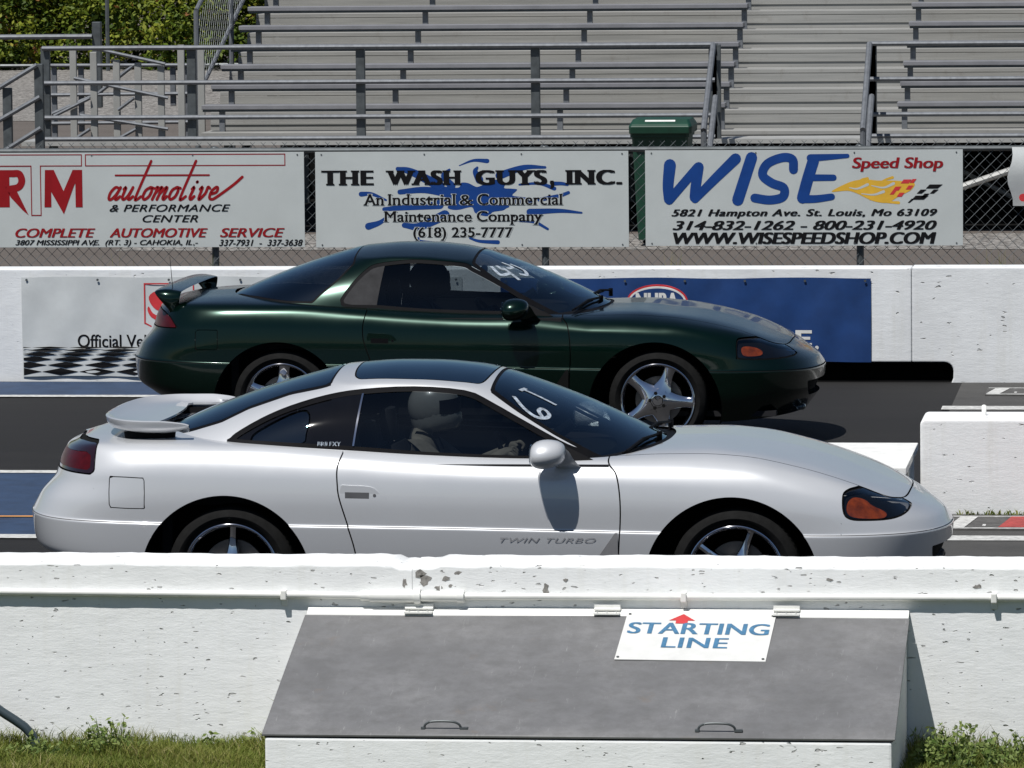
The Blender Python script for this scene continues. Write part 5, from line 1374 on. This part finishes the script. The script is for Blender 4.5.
# ------------------------------------------------------------------ vegetation
def blades(name, spots, mat, label=None, cat=None, kind=None, group=None):
    """spots: (x, y, z0, height, lean, width, tone); one curved tapering blade each"""
    n = len(spots); V = np.zeros((n, 5, 3)); tone = np.zeros((n, 5))
    for i, (x, y, z, h, l, w, t) in enumerate(spots):
        a = rng.uniform(0, 2*math.pi); d = rng.uniform(0, 2*math.pi); dx, dy = math.cos(d), math.sin(d); ax_, ay_ = math.cos(a)*w/2, math.sin(a)*w/2
        V[i] = [(x-ax_, y-ay_, z), (x+ax_, y+ay_, z), (x+ax_*.7+dx*l*.35, y+ay_*.7+dy*l*.35, z+h*.6), (x-ax_*.7+dx*l*.35, y-ay_*.7+dy*l*.35, z+h*.6), (x+dx*l, y+dy*l, z+h*(1-.25*min(1, l/h)))]; tone[i] = t
    F = []
    for i in range(n): k = 5*i; F += [(k, k+1, k+2, k+3), (k+3, k+2, k+4)]
    me = bpy.data.meshes.new(name); me.from_pydata(V.reshape(-1, 3).tolist(), [], F); me.attributes.new('tone', 'FLOAT', 'POINT').data.foreach_set('value', tone.ravel())
    o = link_mesh(name, me, [mat]); tag(o, label, cat, group, kind); return o
def leaves(pts, size, mat, name, parent=None, up=.3, jit=.4):
    """leaf clumps: (x, y, z, tone) -> small tilted quads"""
    n = len(pts); V = np.zeros((n, 4, 3)); tone = np.zeros((n, 4))
    for i, (x, y, z, t) in enumerate(pts):
        nv = rng.normal(size=3); nv[2] = abs(nv[2])+up; nv[1] -= .3; nv /= np.linalg.norm(nv); a = np.cross(nv, rng.normal(size=3)); a /= np.linalg.norm(a); b = np.cross(nv, a)
        s = size*rng.uniform(1-jit, 1+jit); c = np.array((x, y, z)); V[i] = [c-a*s*.5, c+b*s*.28, c+a*s*.5, c-b*s*.28]; tone[i] = t
    F = [(4*i, 4*i+1, 4*i+2, 4*i+3) for i in range(n)]
    me = bpy.data.meshes.new(name); me.from_pydata(V.reshape(-1, 3).tolist(), [], F); me.attributes.new('tone', 'FLOAT', 'POINT').data.foreach_set('value', tone.ravel())
    return link_mesh(name, me, [mat], parent)
spots = []
def lawn(x0, x1, y0, y1, n, hmax):
    for _ in range(n):
        x, y = rng.uniform(x0, x1), rng.uniform(y0, y1); p = .5+.5*math.sin(x*7+1.3*math.sin(y*9))*math.sin(y*6+x*2)
        near = max(0, 1-(24.17-y)/.15)
        h = rng.uniform(.04, .095)*(.7+.7*p)+near*rng.uniform(0, .06)
        t = min(1, max(0, .25+.4*p*rng.uniform(.3, 1.2)+(.4 if rng.random() < .12 else 0)))
        spots.append((x, y, -.006, h*hmax, h*rng.uniform(.2, .8), rng.uniform(.003, .006), t))
lawn(-5.6, -3.77, 22.6, 24.165, 42000, 1.0); lawn(-1.21, -.45, 22.6, 24.165, 14000, 1.1)
blades('grass', spots, MT['grass'], kind='stuff')
def weed(cx, cy, rx, ry, h, n, label, group='weeds at the foot of the front barrier'):
    r_ = empty('weed', (cx, cy, 0), label, 'plant', group); st = MB(); L_ = []
    for _ in range(n):
        a, q = rng.uniform(0, 2*math.pi), math.sqrt(rng.random()); x, y = rx*q*math.cos(a), ry*q*math.sin(a); hh = h*(1-.45*q)*rng.uniform(.55, 1.1); lx, ly = rng.normal(0, .03, 2)
        st.tube([(x, y, 0), (x+lx*.5, y+ly*.5, hh*.6), (x+lx, y+ly, hh)], [.0022, .0018, .001], 4)
        for k in range(int(5+hh*90)):
            f = rng.uniform(.25, 1.05); L_.append((x+lx*f+rng.normal(0, .012), y+ly*f+rng.normal(0, .012), hh*f, min(1, max(0, rng.normal(.35+.45*f, .15)))))
    st.build('stem', MT['weed_stem'], r_); leaves(L_, .024, MT['weed'], 'foliage', r_)
    return r_
MT['weed_stem'] = simple('weed_stem', (.09, .13, .04), .7)
weed(-4.58, 23.95, .14, .12, .19, 34, 'pale green flowering weed clump at the left foot of the front barrier')
weed(-4.86, 23.85, .10, .12, .13, 22, 'low weed clump at the left edge of the lawn beside the hose')
weed(-4.16, 24.08, .04, .04, .12, 7, 'single small weed sprig against the front barrier between clump and lid')
weed(-3.99, 24.10, .03, .03, .11, 6, 'thin weed sprig against the front barrier nearest the lid')
weed(-1.0, 23.75, .16, .22, .22, 60, 'bushy green weed beside the right end of the lidded box')
weed(-.74, 23.80, .17, .22, .18, 60, 'low spreading weed at the right foot of the front barrier')
weed(-.54, 23.9, .12, .15, .20, 34, 'weed at the right edge of the lawn against the barrier')
def tuft(x, y, z, n, h, label):
    blades('grass_tuft', [(x+rng.normal(0, .012), y+rng.normal(0, .012), z, h*rng.uniform(.5, 1.1), h*rng.uniform(.3, .9), .010, rng.uniform(.45, .8)) for _ in range(n)], MT['grass'], label, 'plant', group='grass tufts by the lid')
tuft(-3.80, 24.0, .08, 10, .22, 'long grass tuft growing beside the lower left edge of the lid'); tuft(-3.735, 24.1, .37, 7, .12, 'short grass tuft poking out at the upper left edge of the lid')
sp2 = []
for _ in range(900): sp2.append((rng.uniform(-1.55, 3), 33.13+rng.uniform(-.03, .0), 0, rng.uniform(.01, .045), .02, .01, rng.uniform(.1, .7)))
for _ in range(2600):
    x = rng.uniform(-12, 2); p = math.sin(x*3.1)+math.sin(x*7.7)
    if p > .1: sp2.append((x, 41.85+rng.uniform(0, .25), 0, rng.uniform(.55, .80)+.12*p, .08, .010, rng.uniform(.3, .9)))
blades('verge_grass', sp2, MT['grass'], kind='stuff')
m = MB(); m.tube([(x, 24.02+.02*(x+5), z+.055) for x, z in [(-5.75, .42), (-5.45, .34), (-5.25, .25), (-5.17, .20), (-5.11, .165), (-5.055, .125), (-5.00, .090), (-4.96, .062), (-4.93, .03), (-4.91, -.02)]], .020, 10)
tag(m.build('hose', MT['hose'], smooth=True), 'blue grey hose curving into the grass at the lower left', 'hose')
# bushes beyond the yard
for i, (x, Y, h, w) in enumerate(((-23.6, 108, 4.6, 2.4), (-21.2, 106, 4.0, 2.3), (-18.9, 107.5, 5.0, 2.5), (-16.6, 105.5, 3.8, 2.2), (-14.6, 107, 4.6, 2.4), (-12.2, 106, 4.2, 2.3), (-25.8, 106, 4.4, 2.2))):
    r_ = empty('bush', (x, Y, 0), ['yellow green bush at the left edge behind the yard', 'dense green bush behind the stair railing', 'taller olive bush behind the gate post', 'green bush just left of the end guard', 'reddish green bush behind the end guard mesh', 'dark bush hidden behind the bleacher end', 'outermost bush beyond the left edge'][i], 'bush', 'bushes behind the yard')
    st = MB(); L_ = []
    for b in range(9):
        a = rng.uniform(0, 2*math.pi); tx, ty, tz = w*.7*math.cos(a)*rng.random(), .8*math.sin(a), h*rng.uniform(.4, .85); st.tube([(0, 0, 0), (tx*.5, ty*.5, tz*.55), (tx, ty, tz)], [.07, .04, .012], 5)
    cl = [(rng.uniform(-w, w)*.85, rng.uniform(-1.3, 1.3), rng.uniform(.15, h*.92), rng.uniform(.28, .65)) for _ in range(150)]+[(rng.uniform(-w, w), rng.uniform(-1.9, -1.2), rng.uniform(.05, 1.6), rng.uniform(.3, .5)) for _ in range(45)]
    for (lx, ly, lz, lr) in cl:
        base_t = rng.uniform(.15, .85)
        for _ in range(105):
            v = rng.normal(size=3); v /= np.linalg.norm(v); v *= lr*rng.random()**.4; L_.append((lx+v[0], ly+v[1], max(.03, lz+v[2]*.8), min(1, max(0, rng.normal(base_t, .16)))))
    st.build('trunk', MT['bark'], r_); leaves(L_, .115, MT['bush'], 'crown', r_)
m = MB(); 
yf = empty('yard_fence', (-18, 103.5, 0), 'thin chain link fence in front of the bushes', 'fence')
for px in (-60, 108, 280): 
    p = at(px, 60, 103.5); q = MB(); q.tube([(p.x, 103.5, 0), (p.x, 103.5, 2.4)], .04, 6); o_ = q.build('post', MT['galv_dark'], yf); o_.location = (18, -103.5, 0)
for z in (.1, 2.4):
    q = MB(); q.tube([(-30, 103.5, z), (-8, 103.5, z)], .03, 6); o_ = q.build('rail', MT['galv_dark'], yf); o_.location = (18, -103.5, 0)
